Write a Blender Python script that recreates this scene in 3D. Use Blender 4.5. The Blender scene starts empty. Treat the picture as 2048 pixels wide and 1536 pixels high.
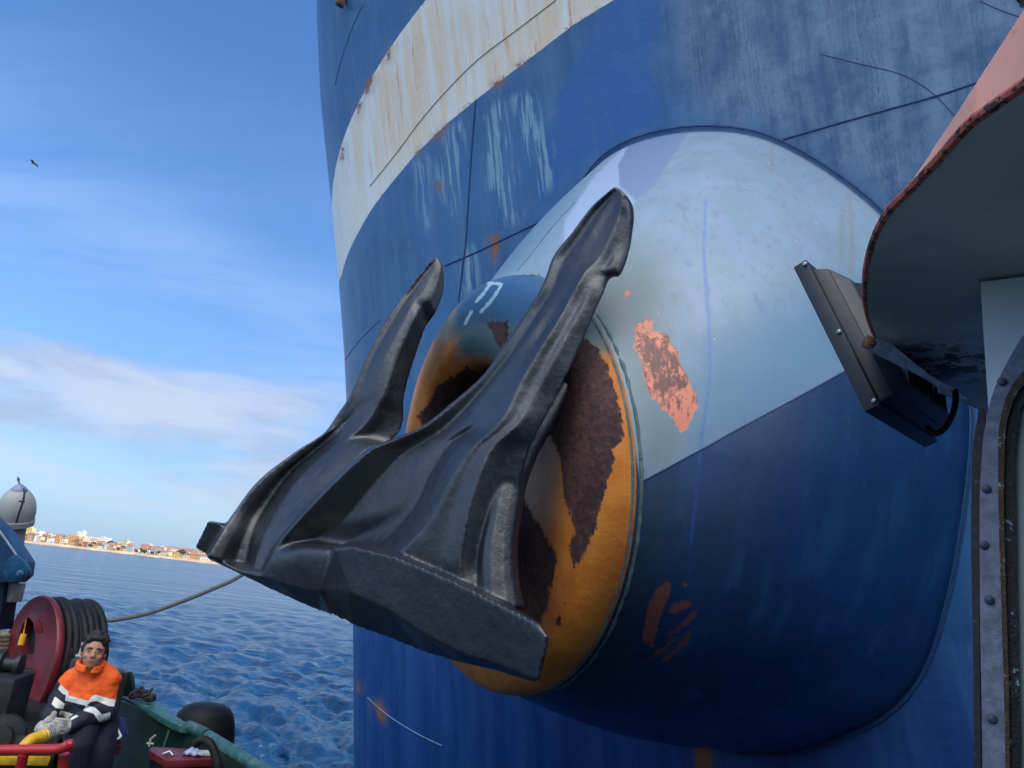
import bpy, bmesh, math, random
import numpy as np
from mathutils import Vector, Matrix
from mathutils.bvhtree import BVHTree
from mathutils.kdtree import KDTree
random.seed(7)
RNG = np.random.default_rng(7)
D = bpy.data
SC = bpy.context.scene
COL = SC.collection

# ------------------------------------------------------------------ camera
F = 1500.0                                   # focal length in photo pixels (2048 wide)
CAMZ = 5.0                                   # eye height above the water
_n = np.array([0.113, 1.0, -420.0 / F]); ZC = _n / np.linalg.norm(_n)
_f = np.array([0, 0, -1.0]); YC = _f - _f.dot(ZC) * ZC; YC /= np.linalg.norm(YC)
XC = np.cross(YC, ZC)
RW = np.array([XC, YC, ZC])                  # world = RW @ camera axes
CP = np.array([0, 0, CAMZ])
cam_d = D.cameras.new('camera'); cam = D.objects.new('camera', cam_d); COL.objects.link(cam)
M4 = Matrix.Identity(4)
for i in range(3):
    for j in range(3): M4[i][j] = RW[i, j]
    M4[i][3] = CP[i]
cam.matrix_world = M4
cam_d.sensor_width = 36; cam_d.lens = 36 * F / 2048
cam_d.clip_start = 0.05; cam_d.clip_end = 9000
SC.camera = cam

def P(px, py, d):
    """point at photo pixel (px,py) and depth d in metres"""
    return CP + RW @ np.array([(px - 1024) / F * d, -(py - 768) / F * d, -d])
def proj(W):
    W = np.atleast_2d(W); c = (W - CP) @ RW
    d = -c[:, 2]; dd = np.where(d < .05, .05, d)
    return 1024 + c[:, 0] / dd * F, 768 - c[:, 1] / dd * F, d

# ------------------------------------------------------------------ light
SUN_AZ, SUN_EL = math.radians(83), math.radians(27)     # azimuth clockwise from +Y
sdir = Vector((math.sin(SUN_AZ) * math.cos(SUN_EL), math.cos(SUN_AZ) * math.cos(SUN_EL), math.sin(SUN_EL)))
sl = D.lights.new('sun', 'SUN'); sl.energy = 3.2; sl.angle = math.radians(.5); sl.color = (1, .88, .72)
so = D.objects.new('sun', sl); COL.objects.link(so); so.rotation_euler = (-sdir).to_track_quat('-Z', 'Y').to_euler()
SC.view_settings.view_transform = 'Standard'; SC.view_settings.look = 'None'
SC.view_settings.gamma = 1; SC.view_settings.exposure = 0.85

# ------------------------------------------------------------------ node helper
class N:
    def __init__(s, tree): s.t = tree; s.n = tree.nodes; s.l = tree.links
    def _in(s, sock, v):
        if v is None: return
        if hasattr(v, 'is_output'): s.l.new(v, sock)
        else:
            if sock.type in ('RGBA',) and not hasattr(v, '__len__'): v = (v, v, v, 1)
            if sock.type == 'RGBA' and len(v) == 3: v = (*v, 1)
            sock.default_value = v
    def math(s, op, a, b=None, c=None, clamp=False):
        m = s.n.new('ShaderNodeMath'); m.operation = op; m.use_clamp = clamp
        s._in(m.inputs[0], a); s._in(m.inputs[1], b)
        if c is not None: s._in(m.inputs[2], c)
        return m.outputs[0]
    def vmath(s, op, a, b=None, scale=None):
        m = s.n.new('ShaderNodeVectorMath'); m.operation = op
        s._in(m.inputs[0], a); s._in(m.inputs[1], b)
        if scale is not None: s._in(m.inputs['Scale'], scale)
        return m.outputs['Value'] if op in ('DOT_PRODUCT', 'LENGTH') else m.outputs[0]
    def mix(s, f, a, b, mode='MIX'):
        m = s.n.new('ShaderNodeMix'); m.data_type = 'RGBA'; m.blend_type = mode; m.clamp_factor = True
        s._in(m.inputs[0], f); s._in(m.inputs[6], a); s._in(m.inputs[7], b)
        return m.outputs[2]
    def noise(s, vec, scale, detail=4, rough=.55, dist=0, lac=2.0, out='Fac'):
        m = s.n.new('ShaderNodeTexNoise'); s._in(m.inputs['Vector'], vec)
        m.inputs['Scale'].default_value = scale; m.inputs['Detail'].default_value = detail
        m.inputs['Roughness'].default_value = rough; m.inputs['Distortion'].default_value = dist
        return m.outputs[out]
    def step(s, v, lo, hi):
        m = s.n.new('ShaderNodeMapRange'); m.interpolation_type = 'SMOOTHSTEP'; m.clamp = True
        s._in(m.inputs[0], v); s._in(m.inputs[1], lo); s._in(m.inputs[2], hi)
        m.inputs[3].default_value = 0; m.inputs[4].default_value = 1
        return m.outputs[0]
    def ramp(s, f, stops):
        m = s.n.new('ShaderNodeValToRGB'); s._in(m.inputs[0], f)
        e = m.color_ramp.elements
        while len(e) < len(stops): e.new(0.5)
        for el, (p, c) in zip(e, stops):
            el.position = p; el.color = (*c, 1) if hasattr(c, '__len__') else (c, c, c, 1)
        return m.outputs[0]
    def attr(s, name):
        m = s.n.new('ShaderNodeAttribute'); m.attribute_name = name; return m.outputs['Fac']
    def coord(s, k='Object'):
        return s.n.new('ShaderNodeTexCoord').outputs[k]
    def pos(s): return s.n.new('ShaderNodeNewGeometry').outputs['Position']
    def scl(s, v, sc, loc=(0, 0, 0), rot=(0, 0, 0)):
        m = s.n.new('ShaderNodeMapping'); s._in(m.inputs[0], v); m.inputs['Scale'].default_value = sc
        m.inputs['Location'].default_value = loc; m.inputs['Rotation'].default_value = rot
        return m.outputs[0]
    def sep(s, v):
        m = s.n.new('ShaderNodeSeparateXYZ'); s._in(m.inputs[0], v); return m.outputs
    def bump(s, h, strength=.3, dist=.01, normal=None):
        m = s.n.new('ShaderNodeBump'); s._in(m.inputs['Height'], h)
        m.inputs['Strength'].default_value = strength; m.inputs['Distance'].default_value = dist
        if normal is not None: s._in(m.inputs['Normal'], normal)
        return m.outputs[0]

def newmat(name):
    m = D.materials.new(name); m.use_nodes = True; t = N(m.node_tree)
    b = m.node_tree.nodes['Principled BSDF']
    def S(**kw):
        for k, v in kw.items(): t._in(b.inputs[{'base': 'Base Color', 'rough': 'Roughness', 'metal': 'Metallic', 'normal': 'Normal', 'ior': 'IOR', 'spec': 'Specular IOR Level', 'coat': 'Coat Weight', 'coatr': 'Coat Roughness'}[k]], v)
    return m, t, S
_mc = {}
def paint(name, col, rough=.45, wear=None, wamt=.62, scale=6, bumpS=.25, metal=0, var=.25, spec=.5):
    """worn paint: colour, its own blotches, chips of another colour"""
    if name in _mc: return _mc[name]
    m, t, S = newmat(name); o = t.coord()
    n1 = t.noise(o, scale, 6, .6); n2 = t.noise(o, scale * 5, 5, .65)
    dark = tuple(c * (1 - var) for c in col); lite = tuple(min(1, c * (1 + var) + .004) for c in col)
    c = t.mix(t.step(n1, .3, .7), dark, lite)
    if wear is not None:
        w = t.math('ADD', t.math('MULTIPLY', n1, .45), t.math('MULTIPLY', n2, .55))
        c = t.mix(t.step(w, wamt - .01, wamt + .012), c, wear)
    S(base=c, rough=t.math('ADD', rough - .08, t.math('MULTIPLY', n2, .16)), metal=metal, spec=spec,
      normal=t.bump(t.math('ADD', n2, t.math('MULTIPLY', n1, .6)), bumpS, .01))
    _mc[name] = m; return m

# ------------------------------------------------------------------ object helpers
def tag(o, label=None, cat=None, group=None, kind=None):
    if label: o['label'] = label
    if cat: o['category'] = cat
    if group: o['group'] = group
    if kind: o['kind'] = kind
    return o
def empty(name, loc, label, cat, group=None):
    o = D.objects.new(name, None); COL.objects.link(o); o.location = Vector(loc); o.empty_display_size = .1
    return tag(o, label, cat, group)
def obj(name, me, mats, parent=None, smooth=True):
    o = D.objects.new(name, me); COL.objects.link(o)
    for m in (mats if isinstance(mats, (list, tuple)) else [mats]):
        if m.name not in [x.name for x in me.materials if x]: me.materials.append(m)
    if smooth:
        me.polygons.foreach_set('use_smooth', [True] * len(me.polygons))
    if parent:
        o.parent = parent
        w = Vector((0, 0, 0)); p = parent
        while p: w += p.location; p = p.parent
        o.location = -w       # geometry is in world coordinates: cancel the parents' offset
    return o
def mesh(name, V, Fc, mi=None):
    me = D.meshes.new(name); me.from_pydata([tuple(map(float, v)) for v in V], [], [tuple(map(int, f)) for f in Fc]); 
    if mi is not None: me.polygons.foreach_set('material_index', mi)
    me.update(); return me
def fixn(me):
    bm = bmesh.new(); bm.from_mesh(me); bmesh.ops.recalc_face_normals(bm, faces=bm.faces); bm.to_mesh(me); bm.free(); return me
def autosmooth(me, ang=35):
    me.polygons.foreach_set('use_smooth', [True] * len(me.polygons))
    try: me.set_sharp_from_angle(angle=math.radians(ang))
    except Exception: pass
class MB:
    """mesh builder in world coordinates"""
    def __init__(s): s.V = []; s.F = []; s.mi = []; s.cur = 0
    def add(s, V, Fc):
        k = len(s.V); s.V += [tuple(map(float, v)) for v in V]; s.F += [tuple(int(i) + k for i in f) for f in Fc]; s.mi += [s.cur] * len(Fc); return s
    def box(s, c, sx, sy, sz, rz=0, ax=None):
        c = np.array(c, float)
        if ax is None:
            ax = (np.array([math.cos(rz), math.sin(rz), 0]), np.array([-math.sin(rz), math.cos(rz), 0]), np.array([0, 0, 1.]))
        V = [c + ax[0] * sx * i / 2 + ax[1] * sy * j / 2 + ax[2] * sz * k / 2 for i in (-1, 1) for j in (-1, 1) for k in (-1, 1)]
        return s.add(V, [(0, 1, 3, 2), (4, 6, 7, 5), (0, 4, 5, 1), (2, 3, 7, 6), (0, 2, 6, 4), (1, 5, 7, 3)])
    def tube(s, pts, r, n=12, caps=True, flat=1.0):
        pts = [np.array(p, float) for p in pts]; m = len(pts)
        rs = r if hasattr(r, '__len__') else [r] * m
        V = []; up = np.array([0.013, 0.02, 1.])
        prev = None
        for i, p in enumerate(pts):
            t = pts[min(i + 1, m - 1)] - pts[max(i - 1, 0)]; t /= np.linalg.norm(t) + 1e-9
            if prev is None:
                a = np.cross(t, up)
                if np.linalg.norm(a) < .1: a = np.cross(t, [1., 0, 0])
            else: a = prev - t * prev.dot(t)
            a /= np.linalg.norm(a) + 1e-9; prev = a; b = np.cross(t, a)
            for k in range(n):
                q = 2 * math.pi * k / n
                V.append(p + rs[i] * (math.cos(q) * a + math.sin(q) * b * flat))
        Fc = [(i * n + k, i * n + (k + 1) % n, (i + 1) * n + (k + 1) % n, (i + 1) * n + k) for i in range(m - 1) for k in range(n)]
        if caps: Fc += [tuple(range(n))[::-1], tuple((m - 1) * n + k for k in range(n))]
        return s.add(V, Fc)
    def lathe(s, base, axis, prof, n=24, cap=True):
        base = np.array(base, float); axis = np.array(axis, float); axis /= np.linalg.norm(axis)
        a = np.cross(axis, [0.01, .02, 1.]); 
        if np.linalg.norm(a) < .1: a = np.cross(axis, [1., 0, 0])
        a /= np.linalg.norm(a); b = np.cross(axis, a); V = []; m = len(prof)
        for (h, r) in prof:
            for k in range(n):
                q = 2 * math.pi * k / n; V.append(base + axis * h + r * (math.cos(q) * a + math.sin(q) * b))
        Fc = [(i * n + k, i * n + (k + 1) % n, (i + 1) * n + (k + 1) % n, (i + 1) * n + k) for i in range(m - 1) for k in range(n)]
        if cap: Fc += [tuple(range(n))[::-1], tuple((m - 1) * n + k for k in range(n))]
        return s.add(V, Fc)
    def slab(s, front, back):
        n = len(front); V = list(front) + list(back)
        return s.add(V, [tuple(range(n)), tuple(range(2 * n - 1, n - 1, -1))] + [(i, (i + 1) % n + 0, (i + 1) % n + n, i + n) for i in range(n)])
    def pslab(s, pts, d, th, dirv=None):
        """outline given at photo pixels, its own depth(s) and a real thickness"""
        ds = d if hasattr(d, '__len__') else [d] * len(pts)
        fr = [P(x, y, q) for (x, y), q in zip(pts, ds)]
        v = np.array(dirv if dirv is not None else YC_W, float); v = v / np.linalg.norm(v) * th
        return s.slab(fr, [f + v for f in fr])
    def me(s, name='m', bevel=0, seg=2):
        me = mesh(name, s.V, s.F, s.mi)
        bm = bmesh.new(); bm.from_mesh(me); bmesh.ops.recalc_face_normals(bm, faces=bm.faces)
        if bevel: bmesh.ops.bevel(bm, geom=[e for e in bm.edges if len(e.link_faces) == 2 and e.calc_face_angle(0) > .5], offset=bevel, segments=seg, affect='EDGES', profile=.6, clamp_overlap=True)
        bm.to_mesh(me); bm.free(); return me
    def build(s, name, mats, parent=None, bevel=0, smooth=True, ang=35, seg=2):
        me = s.me(name, bevel, seg); o = obj(name, me, mats, parent, smooth=False)
        if smooth: autosmooth(me, ang)
        return o
YC_W = np.array([0, 1., 0])
def evaluated(me, mods):
    o = D.objects.new('tmp', me); COL.objects.link(o)
    for typ, kw in mods:
        m = o.modifiers.new('m', typ)
        for k, v in kw.items(): setattr(m, k, v)
    dg = bpy.context.evaluated_depsgraph_get(); dg.update()
    r = D.meshes.new_from_object(o.evaluated_get(dg)); D.objects.remove(o); r.materials.clear(); return r
def verts(me):
    a = np.empty(len(me.vertices) * 3); me.vertices.foreach_get('co', a); return a.reshape(-1, 3)
def setverts(me, a): me.vertices.foreach_set('co', np.asarray(a, float).ravel()); me.update()
def fattr(me, name, vals):
    a = me.attributes.new(name, 'FLOAT', 'POINT'); a.data.foreach_set('value', np.asarray(vals, np.float32))
def sdf(px, py, poly, closed=True):
    """signed distance (negative inside) of points to an outline"""
    px = np.asarray(px, float); py = np.asarray(py, float); P_ = np.array(poly, float)
    d = np.full(px.shape, 1e9); ins = np.zeros(px.shape, bool); n = len(P_)
    for i in range(n if closed else n - 1):
        a = P_[i]; b = P_[(i + 1) % n]; e = b - a; L = e.dot(e) + 1e-9
        t = np.clip(((px - a[0]) * e[0] + (py - a[1]) * e[1]) / L, 0, 1)
        d = np.minimum(d, np.hypot(px - a[0] - t * e[0], py - a[1] - t * e[1]))
        if closed:
            c = ((a[1] > py) != (b[1] > py)); xx = a[0] + (py - a[1]) / (e[1] if abs(e[1]) > 1e-9 else 1e-9) * e[0]
            ins ^= (c & (px < xx))
    return np.where(ins, -d, d) if closed else d
def interp(v, xs, ys): return np.interp(v, xs, ys)
def crom(pts, k):
    """Catmull-Rom through rows of an array, k steps per span"""
    A = np.array(pts, float); n = len(A); out = []
    for i in range(n - 1):
        p0 = A[max(i - 1, 0)]; p1 = A[i]; p2 = A[i + 1]; p3 = A[min(i + 2, n - 1)]
        for j in range(k):
            t = j / k
            out.append(.5 * ((2 * p1) + (-p0 + p2) * t + (2 * p0 - 5 * p1 + 4 * p2 - p3) * t * t + (-p0 + 3 * p1 - 3 * p2 + p3) * t ** 3))
    out.append(A[-1]); return np.array(out)

# ------------------------------------------------------------------ sky
def pdir(px, py):
    v = P(px, py, 1) - CP; return v / np.linalg.norm(v)
wld = D.worlds.new('World'); SC.world = wld; wld.use_nodes = True
wt = N(wld.node_tree); bg = wld.node_tree.nodes['Background']
sky = wt.n.new('ShaderNodeTexSky'); sky.sky_type = 'NISHITA'; sky.sun_disc = False
sky.sun_elevation = SUN_EL; sky.sun_rotation = SUN_AZ; sky.air_density = 1.0; sky.dust_density = .6; sky.ozone_density = 1.6
g = wt.coord('Generated'); gs = wt.sep(g)
SKYC = wt.vmath('MULTIPLY', sky.outputs[0], (0.74, 1.14, 1.62))
up = wt.math('MAXIMUM', gs[2], 0.0)
# flat layer projection for the clouds
den = wt.math('ADD', up, .12)
cv = wt.n.new('ShaderNodeCombineXYZ')
wt._in(cv.inputs[0], wt.math('DIVIDE', gs[0], den)); wt._in(cv.inputs[1], wt.math('DIVIDE', gs[1], den))
cvo = cv.outputs[0]
def band(p, q, w, fade=1.0):
    a, b = pdir(*p), pdir(*q); nn = np.cross(a, b); nn /= np.linalg.norm(nn)
    dd = wt.math('ABSOLUTE', wt.vmath('DOT_PRODUCT', wt.vmath('ADD', g, wt.vmath('SCALE', wt.noise(g, 5, 4, .6, out='Color'), None, .09)), tuple(nn)))
    return wt.math('SUBTRACT', 1, wt.step(dd, 0, w))
stre = wt.noise(wt.scl(cvo, (.6, 2.2, 1), rot=(0, 0, math.radians(52))), 1.3, 7, .62, .6)
cir = wt.math('MULTIPLY', wt.math('ADD', band((0, 330), (650, 640), .17), wt.math('MULTIPLY', band((0, 60), (640, 330), .12), .3)), wt.step(stre, .25, .75))
c1 = wt.mix(wt.math('MULTIPLY', cir, .75), SKYC, (2.3, 3.7, 6.6))
haze = wt.math('POWER', wt.math('SUBTRACT', 1, wt.math('MINIMUM', up, 1)), 7)
c1 = wt.mix(wt.math('MULTIPLY', haze, .75), c1, (2.75, 3.75, 5.6))
low = wt.noise(wt.scl(g, (1, 1, 5.0), rot=(0, -.12, 0)), 2.6, 8, .56, .15)
lowm = wt.math('MULTIPLY', wt.step(up, .0, .10), wt.math('SUBTRACT', 1, wt.step(up, .20, .34)))
bank = wt.math('MULTIPLY', wt.step(up, .04, .10), wt.math('SUBTRACT', 1, wt.step(up, .15, .24)))
lowc = wt.math('MULTIPLY', wt.step(wt.math('ADD', low, wt.math('MULTIPLY', bank, .13)), .44, .68), lowm)
shade = wt.step(wt.noise(wt.scl(g, (1, 1, 4.2), loc=(0, 0, .16)), 3.3, 8, .6, .25), .40, .64)
ccol = wt.mix(shade, (4.5, 4.8, 5.6), (2.9, 3.5, 4.8))
c2 = wt.mix(wt.math('MULTIPLY', lowc, .75), c1, ccol)
# unseen bright cloud added behind the camera as fill light
bk = wt.step(wt.math('MULTIPLY', gs[1], -1), -.1, .45)
bkm = wt.math('MULTIPLY', bk, wt.math('MULTIPLY', wt.step(gs[2], .22, .45), wt.step(wt.noise(cvo, .9, 6, .6), .38, .58)))
c3 = wt.mix(wt.math('MULTIPLY', bkm, .85), c2, (34, 34, 33.5))
wt.l.new(c3, bg.inputs[0]); bg.inputs[1].default_value = .085

# ------------------------------------------------------------------ the ship's hull (bluff flared bow)
HZ = np.concatenate([np.linspace(-1, 2, 8, endpoint=False), np.linspace(2, 13, 260, endpoint=False), np.linspace(13, 15, 12)])
S_ = np.concatenate([np.linspace(-30, -10, 30, endpoint=False), np.linspace(-10, 2.5, 420, endpoint=False), np.linspace(2.5, 5, 50, endpoint=False), np.linspace(5, 26, 30)])
def heading(s):
    side = 139 + 4.0 * np.clip((-s - 2) / 8, 0, 1)
    return np.radians(side - 118 / (1 + np.exp(-(s - 1.6) / .62)) * 1.0)
sf = np.linspace(-30, 26, 5601); h = heading(sf)
bx = np.concatenate([[0], np.cumsum(np.cos((h[1:] + h[:-1]) / 2) * .01)]); by = np.concatenate([[0], np.cumsum(np.sin((h[1:] + h[:-1]) / 2) * .01)])
NO = np.array([-.62, -.785]); TD = np.array([-.785, .62])
i0 = np.argmin(abs(sf + 3.2)); bx += 1.75 - bx[i0]; by += 6.75 - by[i0]
def flare(z):
    q = z - 5
    return np.where(q > 0, .16 * q + .016 * q * q, .10 * q)
XS_Y = [-400, 0, 200, 400, 560, 700, 900, 1250, 1400, 1600, 2200]; XS_X = [640, 632, 641, 662, 677, 688, 697, 706, 707, 708, 712]
def hull_row(z, sh, s=None):
    s = S_ if s is None else s
    x = np.interp(s, sf, bx) + flare(z) * NO[0] + sh * TD[0]; y = np.interp(s, sf, by) + flare(z) * NO[1] + sh * TD[1]
    return np.stack([x, y, np.full(len(s), float(z))], 1)
shz = []
ssol = np.linspace(-2, 5, 500)
for z in np.linspace(-1, 15, 33):
    lo, hi = -4, 5
    for _ in range(22):
        m = (lo + hi) / 2; X, Y, dd = proj(hull_row(z, m, ssol)); k = np.argmin(X); tx = np.interp(Y[k], XS_Y, XS_X)
        if X[k] > tx: lo = m
        else: hi = m
    shz.append(m)
shf = lambda z: np.interp(z, np.linspace(-1, 15, 33), shz)
HV = np.concatenate([hull_row(z, shf(z)) for z in HZ]); nS = len(S_); nZ = len(HZ)
HV[:, 2] += 0
hf = [(j * nS + i, j * nS + i + 1, (j + 1) * nS + i + 1, (j + 1) * nS + i) for j in range(nZ - 1) for i in range(nS - 1)]
top = [(nZ - 1) * nS + i for i in range(nS)]; hf_cap = [tuple(top)]; 
hull_me = mesh('hull', HV, hf)
UVS = np.tile(S_, nZ)
HB = BVHTree.FromPolygons([tuple(v) for v in HV], hf)
def onhull(px, py, off=0.0):
    d = Vector(pdir(px, py)); h_ = HB.ray_cast(Vector(CP), d)
    return np.array(h_[0] + h_[1].normalized() * (off if h_[1].dot(d) < 0 else -off)) if h_[0] else None
def uvh(w):
    """hull (s,z) of a world point"""
    z = w[2]; r = hull_row(z, shf(z), sf[::5]); k = np.argmin(((r - w) ** 2).sum(1)); return sf[::5][k], z
low_px = [(1228, 0), (1150, 48), (1050, 125), (950, 200), (890, 250), (830, 310), (790, 358), (750, 410), (718, 462), (698, 505), (684, 550)]
up_px = [(850, 0), (800, 68), (770, 112), (745, 150), (716, 205), (695, 258), (680, 300), (669, 350), (664, 400)]
lo_s = sorted([uvh(onhull(*p)) for p in low_px]); up_s = sorted([uvh(onhull(*p)) for p in up_px])
print('stripe low', [(round(a, 2), round(b, 2)) for a, b in lo_s]); print('stripe up', [(round(a, 2), round(b, 2)) for a, b in up_s])
def ext(tab):
    a = np.array(tab); s0 = (a[1, 1] - a[0, 1]) / (a[1, 0] - a[0, 0] + 1e-6); s0 = np.clip(s0, -.15, .15)
    return lambda s: np.where(s < a[0, 0], a[0, 1] + (s - a[0, 0]) * s0, np.interp(s, a[:, 0], a[:, 1]))
zl = ext(lo_s); zu = ext(up_s)
X_, Y_, D_ = proj(HV); vis = (D_ > 3) & (X_ > 500) & (X_ < 2500) & (Y_ > -500) & (Y_ < 2000) & (UVS < 3.2)
fattr(hull_me, 'stripe_low', HV[:, 2] - zl(UVS)); fattr(hull_me, 'stripe_up', zu(UVS) - HV[:, 2])
fattr(hull_me, 'su', UVS)
def hattr(me, name, X, Y, vis, polys, closed=True):
    d = np.full(len(X), 400.)
    for p in polys: d = np.minimum(d, sdf(X, Y, p, closed))
    fattr(me, name, np.where(vis, np.clip(d, -400, 400), 400))
# rust spots, pale run-down streaks, grey weathered field
rust_spots = [[(985, 168), (1012, 158), (1000, 172), (990, 174)], [(868, 272), (893, 252), (880, 272), (870, 278)], [(832, 306), (840, 300), (836, 312)],
              [(734, 160), (748, 152), (738, 185), (730, 190)], [(716, 208), (724, 205), (716, 232)], [(874, 362), (882, 364), (880, 380), (876, 380)],
              [(982, 474), (998, 472), (996, 500), (990, 520), (984, 505)], [(748, 1404), (758, 1402), (771, 1422), (768, 1445), (756, 1432)], [(714, 1368), (719, 1368), (718, 1382), (715, 1380)],
              [(775, 100), (780, 96), (779, 118), (774, 122)], [(684, 296), (688, 294), (686, 320), (682, 320)], [(1030, 130), (1046, 122), (1040, 134)], [(1392, 1492), (1422, 1490), (1425, 1560), (1390, 1560)]]
hattr(hull_me, 'rust', X_, Y_, vis, rust_spots)
streaks = [[(900, 260), (925, 250), (905, 420), (880, 350)], [(965, 230), (1000, 210), (1040, 430), (1000, 450), (975, 350)], [(1030, 200), (1060, 190), (1110, 340), (1085, 380)], [(838, 330), (850, 320), (850, 450)], [(930, 520), (945, 500), (950, 580), (935, 590)]]
hattr(hull_me, 'runs', X_, Y_, vis, streaks)
hattr(hull_me, 'weather', X_, Y_, vis, [[(1330, -60), (2100, -60), (2100, 120), (1900, 300), (1780, 430), (1600, 300), (1380, 240), (1340, 120)]])
hattr(hull_me, 'repaint', X_, Y_, vis, [[(1225, -60), (1330, -60), (1300, 120), (1320, 240), (1200, 300), (1060, 400), (1120, 200)]])
hattr(hull_me, 'beard', X_, Y_, vis, [[(690, 0), (800, 40), (1240, -80), (1200, 30), (980, 170), (760, 330), (715, 330), (760, 140)]])
hattr(hull_me, 'dimrust', X_, Y_, vis, [[(1425, 1480), (1560, 1500), (1620, 1600), (1400, 1600)]])

hm, t, S = newmat('weathered_hull_paint')
o = t.pos(); nbig = t.noise(o, .7, 5, .6); nmid = t.noise(o, 3.0, 6, .62); nfin = t.noise(o, 22, 6, .65)
vs = t.n.new('ShaderNodeCombineXYZ'); sp = t.sep(o)
t._in(vs.inputs[0], t.attr('su')); t._in(vs.inputs[1], t.math('MULTIPLY', sp[2], .09))
vst = vs.outputs[0]
wob = t.vmath('ADD', vst, t.vmath('SCALE', t.noise(o, 2.5, 4, .6, out='Color'), None, .05))
run1 = t.noise(wob, 5.0, 5, .7); run2 = t.noise(wob, 17, 3, .6); run3 = t.noise(wob, 2.0, 4, .6)
blue = t.mix(t.step(nbig, .35, .68), (.012, .092, .255), (.030, .150, .345))
blue = t.mix(t.math('MULTIPLY', t.step(run1, .42, .66), .55), blue, (.09, .20, .36))
blue = t.mix(t.math('MULTIPLY', t.step(run3, .5, .7), .3), blue, (.05, .16, .42))
we = t.math('SUBTRACT', 1, t.step(t.math('ADD', t.attr('weather'), t.math('MULTIPLY', t.math('SUBTRACT', run1, .5), 260)), -60, 50))
wcol = t.mix(t.step(t.math('ADD', t.math('MULTIPLY', nmid, .5), t.math('MULTIPLY', run1, .5)), .40, .60), (.038, .105, .225), (.17, .26, .38))
wcol = t.mix(t.math('MULTIPLY', t.step(nfin, .5, .72), .35), wcol, (.06, .10, .22))
blue = t.mix(t.math('MULTIPLY', we, .85), blue, wcol)
rp = t.math('SUBTRACT', 1, t.step(t.math('ADD', t.attr('repaint'), t.math('MULTIPLY', t.math('SUBTRACT', nmid, .5), 90)), -14, 10))
blue = t.mix(t.math('MULTIPLY', rp, .8), blue, (.010, .115, .36))
gr = t.math('MULTIPLY', t.step(run2, .58, .70), t.step(run3, .40, .58)); blue = t.mix(t.math('MULTIPLY', gr, .4), blue, (.10, .17, .22))
newp_shade = t.math('SUBTRACT', 1, t.step(t.math('ADD', sp[2], t.math('MULTIPLY', t.math('SUBTRACT', run3, .5), 1.6)), 4.0, 6.2))  # cleaner deep blue low down; also paints in the shade at lower right
blue = t.mix(t.math('MULTIPLY', newp_shade, .85), blue, t.mix(t.step(run1, .35, .65), (.003, .038, .20), (.008, .065, .27)))
rn = t.math('SUBTRACT', 1, t.step(t.attr('runs'), -6, 22))
blue = t.mix(t.math('MULTIPLY', rn, t.step(run2, .46, .6)), blue, (.20, .36, .48))
# thin dark drip lines in the weathered field
vor = t.n.new('ShaderNodeTexVoronoi'); vor.voronoi_dimensions = '1D'; vor.feature = 'DISTANCE_TO_EDGE'
t._in(vor.inputs['W'], t.math('ADD', t.math('MULTIPLY', t.attr('su'), 5.2), t.math('MULTIPLY', t.noise(t.scl(o, (3, 3, 6)), 1.0, 6, .75), .8)))
drip = t.math('MULTIPLY', t.math('SUBTRACT', 1, t.step(vor.outputs['Distance'], .015, .07)), t.step(t.noise(t.scl(vst, (6, 6, 1)), 1.1, 3, .6), .42, .58))
blue = t.mix(t.math('MULTIPLY', t.math('MULTIPLY', drip, we), 1.0), blue, (.012, .04, .13))
white = t.mix(t.step(t.math('ADD', t.math('MULTIPLY', run1, .6), t.math('MULTIPLY', run3, .4)), .42, .62), (.80, .83, .78), (.80, .74, .58))
bd = t.math('SUBTRACT', 1, t.step(t.attr('beard'), -40, 60))
white = t.mix(t.math('MULTIPLY', t.math('MULTIPLY', bd, .8), t.step(run1, .36, .66)), white, (.84, .60, .36))
white = t.mix(t.math('MULTIPLY', t.math('MULTIPLY', bd, .7), t.step(run2, .56, .74)), white, (.66, .32, .15))
white = t.mix(t.math('MULTIPLY', t.step(run2, .66, .74), .5), white, (.55, .38, .25))
wb = t.math('MULTIPLY', t.math('SUBTRACT', nfin, .5), .02)
isw = t.math('MULTIPLY', t.step(t.math('ADD', t.attr('stripe_low'), wb), -.004, .006), t.step(t.math('ADD', t.attr('stripe_up'), wb), -.004, .006))
c = t.mix(isw, blue, white)
# ragged rust along the two paint edges
edge = t.math('MINIMUM', t.math('ABSOLUTE', t.attr('stripe_low')), t.math('ABSOLUTE', t.math('SUBTRACT', t.attr('stripe_up'), -.01)))
er = t.math('MULTIPLY', t.math('SUBTRACT', 1, t.step(edge, .004, .05)), t.step(t.noise(o, 4.2, 5, .7), .56, .64))
c = t.mix(er, c, (.16, .055, .03))
rs = t.math('SUBTRACT', 1, t.step(t.math('ADD', t.attr('rust'), t.math('MULTIPLY', t.math('SUBTRACT', nfin, .5), 14)), -2, 3))
c = t.mix(rs, c, t.mix(nfin, (.10, .03, .015), (.42, .17, .06)))
ds = t.math('SUBTRACT', 1, t.step(t.math('ADD', t.attr('rust'), t.math('MULTIPLY', t.math('SUBTRACT', run2, .5), 40)), 2, 16))
c = t.mix(t.math('MULTIPLY', ds, .22), c, (.30, .15, .08))
S(base=c, rough=t.math('ADD', .26, t.math('MULTIPLY', run1, .25)), spec=.6,
  normal=t.bump(t.math('ADD', t.math('MULTIPLY', nbig, 2.5), t.math('ADD', t.math('MULTIPLY', nfin, .14), t.math('MULTIPLY', run2, .10))), .35, .03))
ship = empty('cargo_ship', (6, 8, 0), 'towering blue ship bow with a broad rust-streaked cream stripe, filling the right of the photo', 'ship')
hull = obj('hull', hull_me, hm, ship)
dk = [HV[i] for i in top]
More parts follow.
